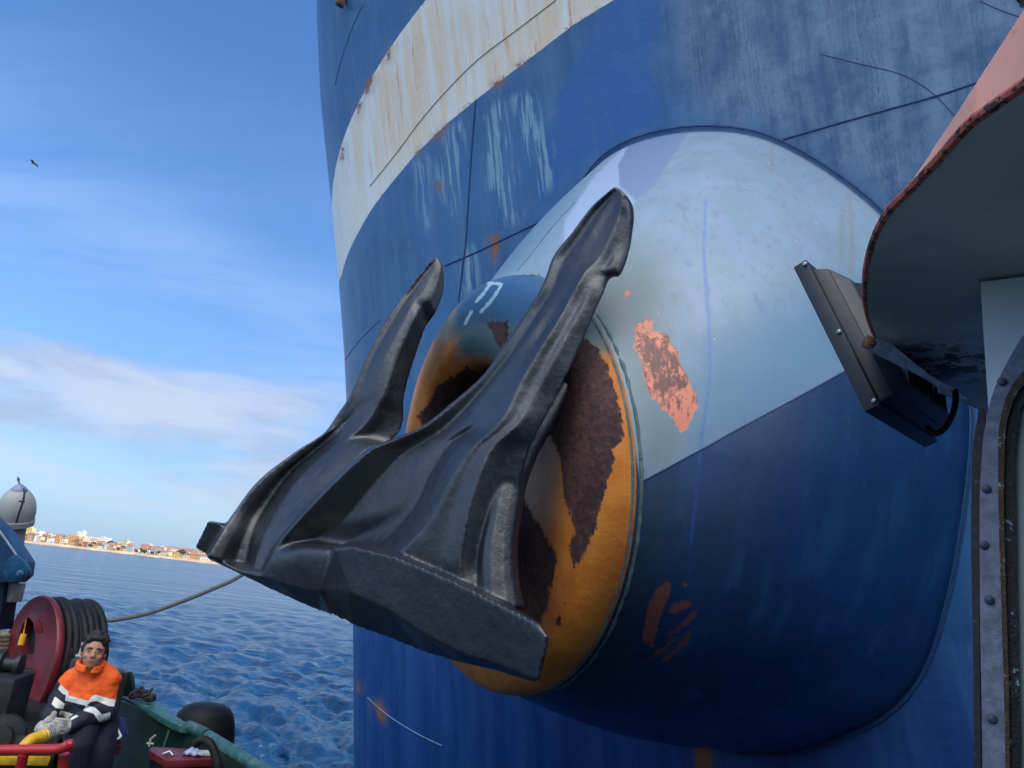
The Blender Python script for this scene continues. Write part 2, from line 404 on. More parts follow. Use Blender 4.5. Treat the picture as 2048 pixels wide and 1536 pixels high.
dm = MB(); dm.add([p - np.array([0, 0, .01]) for p in dk[::6]], [tuple(range(len(dk[::6])))])
dm.build('deck', paint('deck_green', (.03, .08, .05), .6), ship, smooth=False)
rb = MB(); rb.tube([p for p in dk[::4]], .07, 8); rb.build('top_rail', paint('hull_edge', (.02, .05, .13), .5), ship)

def seam(pts, r, name='weld_seam', m=None, surf=onhull, parent=None, flat=.6):
    q = crom(pts, 10); W = [surf(a, b, r * .25) for a, b in q]; W = [w for w in W if w is not None]
    b = MB(); b.tube(W, r, 6, True); return b.build(name, m or SEAM, parent or ship)
SEAM = paint('seam_paint', (.015, .055, .16), .5, wear=(.10, .16, .25), wamt=.66, scale=30)
SEAMW = paint('seam_paint_on_cream', (.42, .33, .20), .6, wear=(.2, .1, .05), wamt=.6, scale=14)
for pts, r, m in [([(952, 200), (945, 280), (937, 400), (932, 480), (925, 540), (917, 604)], .009, None),
                  ([(889, 532), (945, 508), (1000, 482), (1050, 458), (1110, 430)], .008, None),
                  ([(1566, 279), (1680, 246), (1780, 218), (1880, 190), (1960, 163), (2060, 130)], .008, None),
                  ([(1640, 108), (1720, 128), (1800, 148), (1860, 182), (1910, 232)], .0035, None),
                  ([(1960, 2), (2005, 22), (2060, 40)], .0035, None),
                  ([(1112, 0), (1040, 55), (955, 120), (890, 185), (840, 243), (790, 310), (740, 372)], .006, SEAMW),
                  ([(726, 10), (712, 38), (695, 82), (680, 130), (670, 170)], .004, None),
                  ([(735, 1395), (775, 1430), (830, 1465), (885, 1492)], .008, paint('seam_pale', (.16, .26, .42), .5)),
                  ([(690, 720), (720, 680), (760, 640)], .004, None)]:
    seam(pts, r, m=m)
# small rusty bracket on the flare near the rail
fb = MB(); wp = onhull(690, -2, .05); fb.box(wp, .10, .06, .26, .6); fb.tube([wp + [0, 0, -.1], wp + [-.02, -.08, -.16]], .03, 8)
fb.build('bracket', paint('rust_brown', (.16, .06, .035), .8, wear=(.35, .3, .25), wamt=.6), ship, bevel=.012)

# ------------------------------------------------------------------ anchor housing: hawse ring and cone grown out of the hull
RC = P(1008, 955.8, 5.5); AZ, EL, RR = 1.0556, -.1576, 1.477
AX = np.array([-math.sin(AZ) * math.cos(EL), -math.cos(AZ) * math.cos(EL), math.sin(EL)])
UX = np.cross([0, 0, 1.], AX); UX /= np.linalg.norm(UX); VX = np.cross(AX, UX)
def ringp(th, r=RR, a=0.0): return RC + AX * a + r * (math.cos(th) * UX + math.sin(th) * VX)
back_px = [(1945, 900), (1905, 640), (1777, 433), (1570, 285), (1400, 253), (1240, 290), (1155, 385), (1112, 560), (1092, 750), (1095, 950), (1115, 1120), (1165, 1270), (1265, 1400), (1440, 1497), (1640, 1495), (1850, 1345)]
bp = crom(back_px[-1:] + back_px + back_px[:2], 20)[20:-20]
NB = 16 * 20
bp = bp[:NB]
backW = [onhull(a, b, -.06) for a, b in bp]
NL = 110; CV = []
for j in range(NL + 1):
    v = j / NL
    for i in range(NB):
        th = 2 * math.pi * i / NB; a = ringp(th); b = backW[i]; nrm = math.cos(th) * UX + math.sin(th) * VX
        p = a * (1 - v) + b * v + nrm * (.16 * math.sin(math.pi * v) * (1 - .3 * v)) - nrm * .0
        CV.append(p)
CV = np.array(CV)
cf = [(j * NB + i, j * NB + (i + 1) % NB, (j + 1) * NB + (i + 1) % NB, (j + 1) * NB + i) for j in range(NL) for i in range(NB)]
cone_me = fixn(mesh('anchor_housing', CV, cf))
X_, Y_, D_ = proj(CV); cvn = np.array([v.normal[:] for v in cone_me.vertices]); vis = np.ones(len(CV), bool)
facing = ((CV - CP) * cvn).sum(1) < 0.25
cv_ = facing
# pale re-plated top, lower edge following the seam
pale = [(930, 575), (1010, 480), (1080, 390), (1140, 310), (1300, 200), (1800, 200), (2000, 500), (2000, 580), (1690, 742), (1600, 792), (1480, 856), (1380, 911), (1281, 964), (1262, 850), (1200, 660), (1110, 560)]
hattr(cone_me, 'pale', X_, Y_, cv_, [pale])
hattr(cone_me, 'over', X_, Y_, cv_, [[(1270, 960), (1360, 950), (1330, 1100), (1290, 1250), (1200, 1400), (1080, 1400), (1200, 1300), (1270, 1120)]])
hattr(cone_me, 'fluke_shade', X_, Y_, cv_, [[(1180, 560), (1260, 470), (1330, 520), (1330, 700), (1380, 880), (1290, 960), (1255, 800), (1190, 650)]])  # grey-olive shade beside the fluke, painted into the pale colour
hattr(cone_me, 'slate', X_, Y_, cv_, [[(940, 560), (1010, 470), (1100, 370), (1150, 350), (1150, 400), (1100, 470), (1035, 545)], [(1400, 700), (1560, 620), (1760, 560), (1860, 640), (1690, 742), (1480, 862), (1380, 925)]])
hattr(cone_me, 'lilac', X_, Y_, cv_, [[(1130, 440), (1190, 350), (1262, 282), (1240, 330), (1238, 372), (1270, 400), (1200, 520), (1124, 520)]])
hattr(cone_me, 'patch', X_, Y_, cv_, [[(1262, 284), (1310, 266), (1384, 254), (1352, 300), (1326, 345), (1310, 372), (1272, 398), (1240, 368), (1236, 330)]])
hattr(cone_me, 'rust', X_, Y_, cv_, [[(1272, 648), (1300, 636), (1308, 640), (1306, 662), (1335, 668), (1345, 692), (1360, 708), (1362, 736), (1378, 758), (1395, 795), (1398, 812), (1388, 830), (1376, 852), (1360, 870), (1345, 838), (1322, 812), (1302, 795), (1286, 752), (1280, 712), (1266, 690)], [(1249, 645), (1256, 650), (1253, 664), (1247, 660)], [(1252, 583), (1258, 578), (1250, 600), (1244, 602)]])
hattr(cone_me, 'brown', X_, Y_, cv_, [[(1285, 670), (1335, 690), (1362, 730), (1370, 770), (1340, 800), (1310, 780), (1295, 730)]])
hattr(cone_me, 'scrape', X_, Y_, cv_, [[(1312, 1180), (1330, 1163), (1346, 1168), (1338, 1195), (1322, 1225), (1305, 1300), (1282, 1280), (1295, 1215)], [(1385, 1255), (1376, 1285), (1350, 1310), (1318, 1335), (1330, 1312), (1360, 1285)], [(1262, 1340), (1330, 1290), (1362, 1262), (1330, 1302)], [(1365, 1165), (1372, 1165), (1384, 1180), (1400, 1176), (1390, 1184), (1370, 1180)], [(1335, 1222), (1350, 1205), (1385, 1200), (1378, 1212), (1345, 1230)], [(1396, 1212), (1402, 1212), (1384, 1245), (1330, 1275)]])
hattr(cone_me, 'drip', X_, Y_, cv_, [[(1411, 400), (1408, 520), (1418, 640), (1420, 760), (1402, 880), (1392, 1000), (1375, 1150)]], closed=False)
hattr(cone_me, 'dripb', X_, Y_, cv_, [[(1546, 278), (1544, 310), (1545, 330), (1543, 345)], [(1698, 380), (1704, 460), (1702, 545)], [(1685, 420), (1682, 520)]], closed=False)
bmx, t, S = newmat('housing_paint'); o = t.pos()
nb = t.noise(o, .9, 5, .6); nm_ = t.noise(o, 5, 6, .62); nf = t.noise(o, 30, 6, .66)
vv = t.scl(o, (5, 5, .35)); st = t.noise(vv, 1.0, 5, .6); st2 = t.noise(t.scl(o, (16, 16, .8)), 1.0, 4, .6)
def inside(name, amp, lo, hi, nn=None): return t.math('SUBTRACT', 1, t.step(t.math('ADD', t.attr(name), t.math('MULTIPLY', t.math('SUBTRACT', nn if nn is not None else nm_, .5), amp)), lo, hi))
blu = t.mix(t.step(nb, .35, .65), (.002, .024, .088), (.004, .040, .14))
blu = t.mix(t.math('MULTIPLY', t.step(st, .5, .7), .3), blu, (.03, .12, .28))
pal = t.mix(t.step(nb, .3, .7), (.19, .285, .37), (.28, .385, .48))
pal = t.mix(t.math('MULTIPLY', t.step(st, .45, .7), .5), pal, (.30, .38, .56))
pal = t.mix(t.math('MULTIPLY', t.step(st2, .54, .70), .4), pal, (.15, .21, .32)); pal = t.mix(t.math('MULTIPLY', t.step(nm_, .52, .66), .3), pal, (.20, .27, .30))
pal = t.mix(t.step(t.noise(o, 26, 2, .5), .76, .79), pal, (.75, .8, .8))
ov_ = t.math('MULTIPLY', inside('over', 60, -60, 60, nb), .8); blu = t.mix(ov_, blu, (.010, .034, .036))
pal = t.mix(t.math('MULTIPLY', inside('fluke_shade', 60, -60, 70, nb), .75), pal, (.16, .22, .22))
pal = t.mix(t.math('MULTIPLY', inside('slate', 60, -60, 70, nb), .75), pal, (.12, .25, .38))
pl = inside('pale', 6, -3, 3)
c = t.mix(pl, blu, pal)
c = t.mix(t.math('MULTIPLY', inside('lilac', 16, -4, 4, nf), .8), c, (.40, .50, .70))
c = t.mix(t.math('MULTIPLY', inside('patch', 8, -2, 2, nf), .9), c, (.20, .27, .44))
dr = t.math('MULTIPLY', t.math('SUBTRACT', 1, t.step(t.math('ADD', t.attr('drip'), t.math('MULTIPLY', t.math('SUBTRACT', nm_, .5), 8)), 1, 6)), t.math('MULTIPLY', .45, t.step(nm_, .1, .6)))
c = t.mix(dr, c, (.03, .12, .55))
c = t.mix(t.math('MULTIPLY', t.math('SUBTRACT', 1, t.step(t.attr('dripb'), 1, 8)), .5), c, (.25, .24, .22))
rr = inside('rust', 26, -1.5, 1.5, t.noise(t.scl(o, (18, 18, 7)), 1.0, 5, .7))
sk_ = t.noise(t.scl(o, (26, 26, 9), rot=(.5, .4, .3)), 1.0, 5, .7); brn = t.math('SUBTRACT', 1, t.step(t.attr('brown'), -16, 26)); rcol = t.mix(t.step(t.math('ADD', t.math('MULTIPLY', t.math('ADD', t.math('MULTIPLY', nf, .4), t.math('MULTIPLY', sk_, .6)), 1.0), t.math('MULTIPLY', brn, .11)), .50, .62), (.80, .26, .155), (.17, .065, .05))
c = t.mix(rr, c, rcol)
sc_ = inside('scrape', 30, -3, 2, t.math('ADD', t.math('MULTIPLY', nf, .5), t.math('MULTIPLY', st2, .5)))
c = t.mix(t.math('MULTIPLY', sc_, .9), c, t.mix(nf, (.12, .04, .022), (.30, .10, .05)))
S(base=c, rough=t.math('ADD', t.mix(pl, .20, .34), t.math('MULTIPLY', nm_, .14)), spec=t.mix(pl, 1.0, .5),
  normal=t.bump(t.math('ADD', t.math('ADD', t.math('MULTIPLY', nb, 1.5), t.math('MULTIPLY', nf, .12)), t.math('MULTIPLY', rr, -.25)), .25, .03))
obj('anchor_housing', cone_me, bmx, ship)
CB = BVHTree.FromPolygons([tuple(v) for v in CV], cf)
def oncone(px, py, off=0.0):
    d = Vector(pdir(px, py)); h_ = CB.ray_cast(Vector(CP), d)
    if not h_[0]: return None
    n_ = h_[1].normalized(); n_ = n_ if n_.dot(d) < 0 else -n_
    return np.array(h_[0] + n_ * off)
seam([(1281, 964), (1330, 938), (1380, 911), (1430, 884), (1480, 856), (1600, 792), (1690, 742), (1800, 682), (1900, 630)], .006, m=SEAM, surf=oncone)
seam([(1036, 541), (1062, 510), (1105, 455), (1150, 405)], .006, m=paint('seam_grey', (.10, .17, .22), .5), surf=oncone)
# weld bead round the foot of the housing and double bead round the ring
fw = MB(); fw.tube([w + 0 * w for w in [onhull(a, b, .02) for a, b in bp[::4]] if w is not None] + [onhull(*bp[0], .02)], .009, 8, False)
fw.build('foot_weld', paint('weld_blue', (.010, .055, .17), .6, wear=(.06, .12, .2), wamt=.66, scale=20, bumpS=.8), ship)
WELD = paint('weld_grey', (.11, .17, .18), .5, wear=(.34, .17, .08), wamt=.64, scale=16, bumpS=.9)
for a, r, w in ((-.03, RR + .006, .013), (.03, RR + .002, .010)):
    b = MB(); b.tube([ringp(2 * math.pi * i / 160, r + .004 * math.sin(i * 2.7) + .003 * math.sin(i * 5.1), a) for i in range(161)], [w * (1 + .15 * math.sin(i * 3.3)) for i in range(161)], 8, False)
    b.build('ring_weld', WELD, ship)
# the rounded lip, flared face and pipe
prof = [(0, 1.0), (.05, 1.002), (.11, .992), (.165, .965), (.20, .92), (.215, .86), (.215, .79), (.20, .71), (.18, .63), (.14, .55), (.08, .475), (-.02, .41), (-.2, .36), (-.8, .34), (-2.6, .34)]
pr = crom(prof, 5); NR = 192; LV = []
for (a, r) in pr:
    for i in range(NR):
        kk_ = np.clip((.95 - r) / .55, 0, 1) ** 1.3; LV.append(ringp(2 * math.pi * i / NR, r * RR, a * 1.15) + kk_ * (-.30 * UX + .26 * VX))
lf = [(j * NR + i, j * NR + (i + 1) % NR, (j + 1) * NR + (i + 1) % NR, (j + 1) * NR + i) for j in range(len(pr) - 1) for i in range(NR)]
LV = np.array(LV); lip_me = fixn(mesh('hawse_lip', LV, lf)); X_, Y_, D_ = proj(LV); vis = np.ones(len(LV), bool)
rad = np.repeat(pr[:, 1], NR); axd = np.repeat(pr[:, 0], NR); thv = np.tile(np.arange(NR) / NR * 360, len(pr))
fattr(lip_me, 'axd', axd); fattr(lip_me, 'radr', rad)
face = (np.repeat(np.arange(len(pr)), NR) > 12)
left = X_ < 1020
inner = np.repeat(np.arange(len(pr)), NR) > 20
hattr(lip_me, 'rust', X_, Y_, vis & ~left, [[(1040, 690), (1140, 660), (1200, 700), (1235, 790), (1250, 868), (1225, 900), (1215, 960), (1190, 1060), (1170, 1110), (1150, 1140), (1140, 1120), (1148, 1060), (1128, 1000), (1125, 925), (1100, 870), (1075, 800), (1020, 820)],
                                             [(1030, 960), (1045, 975), (1060, 1020), (1100, 1085), (1120, 1120), (1105, 1150), (1100, 1200), (1080, 1245), (960, 1240), (970, 1050)], [(1114, 1212), (1134, 1204), (1130, 1216)], [(1104, 1240), (1118, 1236), (1116, 1252)]])
hattr(lip_me, 'rustl', X_, Y_, vis & left, [[(972, 648), (1000, 642), (1040, 646), (1020, 700), (1000, 690), (985, 662)], [(860, 800), (880, 770), (905, 755), (935, 735), (960, 745), (1000, 720), (1010, 820), (850, 860), (835, 835)]])
hattr(lip_me, 'teal', X_, Y_, vis, [[(930, 560), (1000, 520), (1100, 530), (1200, 640), (1220, 700), (1180, 690), (1140, 690), (1060, 690), (990, 715), (920, 712), (915, 680), (900, 655)]])
hattr(lip_me, 'bluet', X_, Y_, vis, [[(930, 590), (985, 530), (1085, 545), (1100, 600), (1060, 652), (985, 640), (930, 650), (905, 645)]])
hattr(lip_me, 'tick', X_, Y_, vis, [[(982, 566), (966, 588), (952, 604)], [(1002, 570), (984, 600), (962, 624)], [(944, 622), (930, 648)], [(975, 566), (1003, 568)]], closed=False)
hattr(lip_me, 'patchy', X_, Y_, vis, [[(890, 640), (950, 580), (975, 560), (960, 600), (925, 650), (890, 690), (870, 680)]])
lm, t, S = newmat('lip_primer'); o = t.pos(); nm_ = t.noise(o, 4.5, 6, .62); nf = t.noise(o, 26, 7, .7); ng = t.noise(t.scl(o, (9, 9, 3)), 1.0, 6, .75)
nlo2 = t.noise(t.scl(o, (4, 4, 1.2)), 1.0, 5, .65); ora = t.mix(t.step(nm_, .35, .68), (.60, .18, .025), (.74, .28, .045))
ora = t.mix(t.math('MULTIPLY', t.step(nf, .62, .74), .5), ora, (.35, .11, .03)); ora = t.mix(t.math('MULTIPLY', t.step(nlo2, .5, .75), .5), ora, (.42, .12, .025))
nlo = t.noise(t.scl(o, (3, 3, 1.6)), 1.0, 6, .7); rus = t.mix(t.step(t.math('ADD', t.math('MULTIPLY', nf, .45), t.math('MULTIPLY', nlo, .55)), .42, .60), (.050, .026, .028), (.135, .060, .052)); rus = t.mix(t.math('MULTIPLY', t.step(ng, .58, .70), .6), rus, (.34, .12, .04))
r1 = inside('rust', 62, -2, 2.0, t.math('ADD', t.math('MULTIPLY', ng, .55), t.math('MULTIPLY', nf, .45))); r2 = inside('rustl', 40, -3, 3, ng)
c = t.mix(inside('patchy', 30, -4, 4, nf), ora, (.42, .30, .20))
c = t.mix(inside('teal', 30, -14, 26), c, (.09, .16, .17))
c = t.mix(inside('bluet', 26, -16, 14), c, t.mix(nm_, (.02, .09, .22), (.05, .15, .27)))
c = t.mix(t.math('MULTIPLY', t.math('SUBTRACT', 1, t.step(t.math('ADD', t.attr('tick'), t.math('MULTIPLY', t.math('SUBTRACT', nf, .5), 9)), 2.0, 4.0)), .9), c, (.45, .62, .70))
c = t.mix(r1, c, rus); c = t.mix(r2, c, rus)
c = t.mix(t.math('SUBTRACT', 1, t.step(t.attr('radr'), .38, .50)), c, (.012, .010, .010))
S(base=c, rough=t.math('ADD', .42, t.math('MULTIPLY', t.math('MAXIMUM', r1, r2), .4)), spec=.4,
  normal=t.bump(t.math('ADD', t.math('MULTIPLY', nf, .5), t.math('MULTIPLY', t.math('MAXIMUM', r1, r2), t.math('ADD', .2, nf))), .55, .02))
obj('hawse_lip', lip_me, lm, ship)

# ------------------------------------------------------------------ anchor (flukes and crown are one casting, split into its parts afterwards)
KX = .0026
def net(rows, k_rows=7, k_cols=3, thick=(.30, .12), d0=3.80, d1=4.42, pan=(.30, .62, .17, .45), rk=1.1):
    """rows of (px,py,relief) from crown to tip; returns closed mesh arrays"""
    R_ = np.array(rows, float)                # rows x cols x 3
    LQ = np.linspace(0, 1, len(R_))
    lowf = np.clip(1 - (LQ - pan[0]) / (pan[1] - pan[0]), 0, 1)
    R_[:, :, 2] *= rk
    upf = np.clip((LQ - .42) / .2, 0, 1); mid_ = R_.shape[1] // 2
    for c_ in range(1, mid_):
        tt = c_ / mid_; flat_ = R_[:, 0, 2] * (1 - tt) + R_[:, mid_, 2] * tt; R_[:, c_, 2] += (flat_ - R_[:, c_, 2]) * upf * .8
    for c_ in range(mid_ + 1, R_.shape[1] - 1):
        tt = (c_ - mid_) / (R_.shape[1] - 1 - mid_); flat_ = R_[:, mid_, 2] * (1 - tt) + R_[:, -1, 2] * tt; R_[:, c_, 2] += (flat_ - R_[:, c_, 2]) * .35
    R_[:, 1, 2] += pan[2] * .25 * lowf; R_[:, 2, 2] += pan[2] * lowf; R_[:, 3, 2] += pan[2] * pan[3] * lowf
    bev = R_[:, :1].copy(); bev[:, 0, :2] = R_[:, 0, :2] * .88 + R_[:, 1, :2] * .12; bev[:, 0, 2] = R_[:, 0, 2] - .05; R_[:, 0, 2] += .06 * lowf
    R_ = np.concatenate([R_[:, :1], bev, R_[:, 1:]], 1)
    cen = R_[:, :, :2].mean(1); L = np.concatenate([[0], np.cumsum(np.linalg.norm(np.diff(cen, axis=0), axis=1))]); L /= L[-1]
    dep = d0 + (d1 - d0) * L ** 1.1
    G = np.zeros(R_.shape[:2] + (4,))
    for j in range(len(R_)):
        xR = R_[j, -1, 0]
        G[j, :, :2] = R_[j, :, :2]
        G[j, :, 2] = dep[j] + KX * (xR - R_[j, :, 0]) * 1.0 + R_[j, :, 2]
        G[j, :, 3] = L[j]
    G = crom(G.reshape(len(R_), -1), k_rows).reshape(-1, R_.shape[1], 4)
    G = np.stack([crom(g_, k_cols) * .25 + .75 * np.stack([np.interp(np.arange((len(g_) - 1) * k_cols + 1) / k_cols, np.arange(len(g_)), g_[:, q]) for q in range(4)], 1) for g_ in G])
    n, m = G.shape[:2]
    fr = np.array([[P(x, y, d) for x, y, d, _ in row] for row in G])
    bk = np.zeros_like(fr)
    for j in range(n):
        mx, my = G[j, :, 0].mean(), G[j, :, 1].mean(); t_ = thick[0] + (thick[1] - thick[0]) * G[j, 0, 3]
        dm = G[j, :, 2].mean()
        for i in range(m):
            x, y, d, _ = G[j, i]
            bk[j, i] = P(mx + (x - mx) * .80, my + (y - my) * .80, max(d, .5 * d + .5 * dm) + t_)
    V = np.concatenate([fr.reshape(-1, 3), bk.reshape(-1, 3)]); o_ = n * m; Fc = []
    for j in range(n - 1):
        for i in range(m - 1):
            a = j * m + i; Fc.append((a, a + 1, a + m + 1, a + m)); Fc.append((o_ + a, o_ + a + m, o_ + a + m + 1, o_ + a + 1))
        for i in (0, m - 1):
            a = j * m + i; Fc.append((a, a + m, o_ + a + m, o_ + a))
    for i in range(m - 1):
        for j in (0, n - 1):
            a = j * m + i; Fc.append((a, a + 1, o_ + a + 1, o_ + a))
    return V, Fc
# columns: far edge A, dark concave panel B, centre ridge C, valley D, near ridge E, wall hollow V, wall ridge F, hollow G, lower edge R
z9 = [.20, .20, .02, .13, .0, .07, .02, .10, .20]
zt = [.05, .05, -.01, .05, 0, .02, .03, .05, .09]
def rw(pts, z): return [(x, y, q) for (x, y), q in zip(pts, z)]
F1 = [rw([(515, 1152), (575, 1172), (638, 1186), (705, 1150), (780, 1150), (860, 1175), (925, 1195), (960, 1205), (1008, 1222)], [0, -0.1, -0.22, -0.02, 0.02, 0.05, 0, 0.09, 0.22]),
      rw([(532, 1122), (600, 1100), (655, 1100), (712, 1112), (795, 1122), (866, 1145), (925, 1165), (955, 1172), (1008, 1190)], [0, -0.1, -0.2, -0.02, 0, 0.04, 0, 0.09, 0.22]),
      rw([(554, 1082), (624, 1080), (692, 1088), (765, 1085), (815, 1092), (880, 1110), (922, 1120), (948, 1128), (1008, 1145)], [0.04, 0.16, 0.12, 0.15, 0, 0.04, -0.01, 0.095, 0.24]),
      rw([(603, 1021), (690, 1035), (787, 1022), (830, 1012), (862, 1040), (900, 1040), (936, 1030), (962, 1055), (1018, 1062)], [0.05, 0.17, 0.07, 0.16, 0, 0.04, 0, 0.1, 0.24]),
      rw([(658, 965), (750, 965), (826, 958), (862, 946), (897, 968), (928, 958), (958, 956), (985, 985), (1035, 985)], [0.06, 0.17, 0.05, 0.16, 0, 0.04, 0.01, 0.105, 0.24]),
      rw([(729, 903), (808, 905), (866, 902), (900, 890), (936, 905), (962, 893), (987, 894), (1012, 910), (1056, 905)], [0.08, 0.17, 0.04, 0.15, 0, 0.04, 0.02, 0.1, 0.22]),
      rw([(788, 877), (850, 880), (905, 872), (932, 865), (975, 868), (1000, 862), (1018, 866), (1040, 872), (1072, 870)], [0.1, 0.16, 0.03, 0.14, 0, 0.04, 0.02, 0.09, 0.2]),
      rw([(844, 852), (895, 850), (942, 838), (968, 834), (1008, 830), (1030, 835), (1046, 838), (1062, 842), (1090, 838)], [0.12, 0.16, 0.02, 0.0425, 0, 0.04, 0.03, 0.085, 0.18]),
      rw([(906, 803), (950, 797), (985, 770), (1012, 772), (1038, 770), (1060, 778), (1074, 785), (1092, 786), (1120, 778)], [0.14, 0.15, 0, 0.0275, 0, 0.04, 0.03, 0.075, 0.16]),
      rw([(964, 752), (998, 740), (1030, 712), (1052, 716), (1072, 712), (1092, 718), (1108, 722), (1122, 728), (1144, 730)], [0.15, 0.14, 0, 0.025, 0, 0.04, 0.03, 0.065, 0.14]),
      rw([(1008, 690), (1042, 680), (1066, 662), (1086, 666), (1104, 660), (1122, 664), (1136, 672), (1148, 678), (1165, 684)], z9 if 0 else [.14, .12, .0, .09, 0, .05, .03, .07, .13]),
      rw([(1052, 624), (1080, 620), (1101, 608), (1120, 610), (1136, 604), (1155, 608), (1168, 610), (1180, 612), (1196, 612)], [0.12, 0.1, 0, 0.02, 0, 0.04, 0.03, 0.05, 0.11]),
      rw([(1078, 582), (1104, 580), (1124, 570), (1140, 570), (1157, 568), (1172, 568), (1184, 572), (1194, 578), (1208, 586)], [0.1, 0.09, 0, 0.0175, 0, 0.04, 0.04, 0.05, 0.1]),
      rw([(1092, 550), (1116, 548), (1138, 542), (1154, 542), (1172, 542), (1190, 545), (1202, 548), (1212, 552), (1222, 556)], [0.09, 0.08, 0, 0.015, 0, 0.04, 0.07, 0.085, 0.14]),
      rw([(1106, 511), (1132, 512), (1157, 510), (1176, 512), (1200, 516), (1214, 526), (1223, 532), (1232, 538), (1242, 550)], [0.08, 0.07, 0, 0.02, 0.02, 0.05, 0.02, 0.03, 0.08]),
      rw([(1143, 464), (1164, 466), (1182, 464), (1200, 466), (1222, 472), (1234, 478), (1242, 484), (1250, 490), (1260, 498)], zt),
      rw([(1179, 417), (1194, 422), (1207, 424), (1220, 426), (1240, 428), (1248, 432), (1256, 436), (1262, 439), (1268, 444)], zt),
      rw([(1207, 391), (1218, 394), (1226, 395), (1234, 397), (1246, 398), (1252, 402), (1257, 405), (1261, 408), (1266, 414)], zt),
      rw([(1228, 374), (1230, 374), (1232, 374), (1234, 375), (1238, 377), (1241, 379), (1244, 382), (1248, 385), (1254, 391)], [.03] * 9)]
F2 = [rw([(413, 1112), (440, 1122), (470, 1128), (492, 1136), (505, 1142), (515, 1146), (528, 1150)], [0, 0, 0.04, 0.09, 0.14, 0.13, 0.12]),
      rw([(440, 1066), (465, 1072), (490, 1068), (506, 1066), (524, 1080), (540, 1086), (566, 1088)], [0, 0, 0.02, 0.085, 0.15, 0.125, 0.1]),
      rw([(465, 1028), (490, 1028), (514, 1020), (532, 1014), (554, 1022), (582, 1026), (612, 1026)], [0, 0, 0, 0.08, 0.16, 0.12, 0.08]),
      rw([(517, 961), (545, 958), (566, 950), (584, 944), (604, 950), (636, 956), (668, 968)], [0, 0, 0, 0.08, 0.16, 0.12, 0.08]),
      rw([(588, 905), (612, 902), (632, 893), (650, 888), (673, 892), (705, 890), (738, 896)], [0, 0, 0, 0.065, 0.13, 0.115, 0.1]),
      rw([(628, 880), (648, 870), (664, 864), (682, 860), (708, 868), (735, 874), (772, 888)], [0.02, 0.01, 0, 0.03, 0.06, 0.15, 0.24]),
      rw([(652, 862), (676, 850), (694, 842), (710, 838), (732, 846), (762, 852), (800, 862)], [0.03, 0.015, 0, 0, 0, 0.13, 0.26]),
      rw([(677, 826), (698, 818), (715, 813), (730, 812), (752, 818), (778, 826), (807, 832)], [0.05, 0.025, 0, 0, 0, 0.12, 0.24]),
      rw([(700, 790), (718, 784), (734, 780), (748, 778), (769, 784), (788, 792), (808, 796)], [0.06, 0.03, 0, 0, 0, 0.1, 0.2]),
      rw([(730, 716), (746, 713), (760, 712), (773, 712), (791, 717), (806, 728), (820, 745)], [0.06, 0.03, 0, 0, 0, 0.08, 0.16]),
      rw([(768, 644), (784, 643), (797, 642), (807, 643), (820, 650), (830, 664), (841, 682)], [0.05, 0.025, 0, 0, 0, 0.065, 0.13]),
      rw([(786, 617), (800, 617), (812, 616), (822, 618), (833, 628), (841, 642), (850, 658)], [0.05, 0.025, 0, 0.005, 0.01, 0.06, 0.11]),
      rw([(797, 601), (810, 601), (820, 601), (830, 603), (842, 612), (850, 630), (858, 645)], [0.05, 0.025, 0, 0.015, 0.03, 0.085, 0.14]),
      rw([(812, 582), (824, 582), (834, 583), (844, 586), (858, 596), (864, 610), (872, 624)], [0.04, 0.02, 0, 0, 0, 0.035, 0.07]),
      rw([(845, 541), (853, 542), (860, 545), (867, 549), (876, 560), (881, 572), (886, 588)], [0.03, 0.015, 0, 0, 0, 0.03, 0.06]),
      rw([(859, 525), (864, 527), (868, 530), (873, 534), (880, 542), (883, 550), (888, 562)], [0.03, 0.015, 0, 0, 0, 0.025, 0.05]),
      rw([(869, 515), (871, 515), (873, 516), (876, 518), (880, 522), (883, 528), (887, 538)], [.02] * 7)]
def cr_d(x, e=0): return 3.27 + KX * (1090 - x) + (.26 if x < 652 else 0) + e
st = [[(418, 1105), (413, 1112), (415, 1117), (430, 1090)], [(476, 1138), (484, 1147), (488, 1151), (500, 1110)], [(534, 1146), (548, 1160), (548, 1181), (560, 1110)],
      [(612, 1166), (618, 1178), (610, 1210), (640, 1120)], [(640, 1168), (636, 1181), (640, 1224), (660, 1100)], [(671, 1096), (640, 1176), (664, 1232), (702, 1080)], [(706, 1093), (699, 1186), (706, 1250), (742, 1088)],
      [(792, 1113), (774, 1220), (776, 1276), (806, 1108)], [(860, 1142), (850, 1270), (846, 1304), (872, 1138)], [(929, 1172), (918, 1306), (912, 1323), (938, 1168)],
      [(996, 1206), (992, 1330), (988, 1339), (1002, 1200)], [(1050, 1233), (1040, 1350), (1034, 1354), (1052, 1228)], [(1080, 1250), (1066, 1361), (1060, 1362), (1080, 1246)], [(1097, 1276), (1079, 1361), (1074, 1362), (1094, 1274)]]
cw = []
for q in st:
    f_, b_, r_, u_ = q
    cw.append([P(*f_, cr_d(f_[0], .03)), P(*b_, cr_d(b_[0])), P(*r_, cr_d(r_[0], .36)), P(*u_, cr_d(u_[0], .50))])
cm = MB(); Vc = [p for q in cw for p in q]; nc = len(cw)
cm.add(Vc, [(i * 4 + k, i * 4 + (k + 1) % 4, (i + 1) * 4 + (k + 1) % 4, (i + 1) * 4 + k) for i in range(nc - 1) for k in range(4)] + [(3, 2, 1, 0), tuple((nc - 1) * 4 + k for k in range(4))])
parts = {}
v1, f1 = net(F1); v2, f2 = net(F2, d0=4.92, d1=5.9, thick=(.32, .10), pan=(.20, .55, .20, .9))
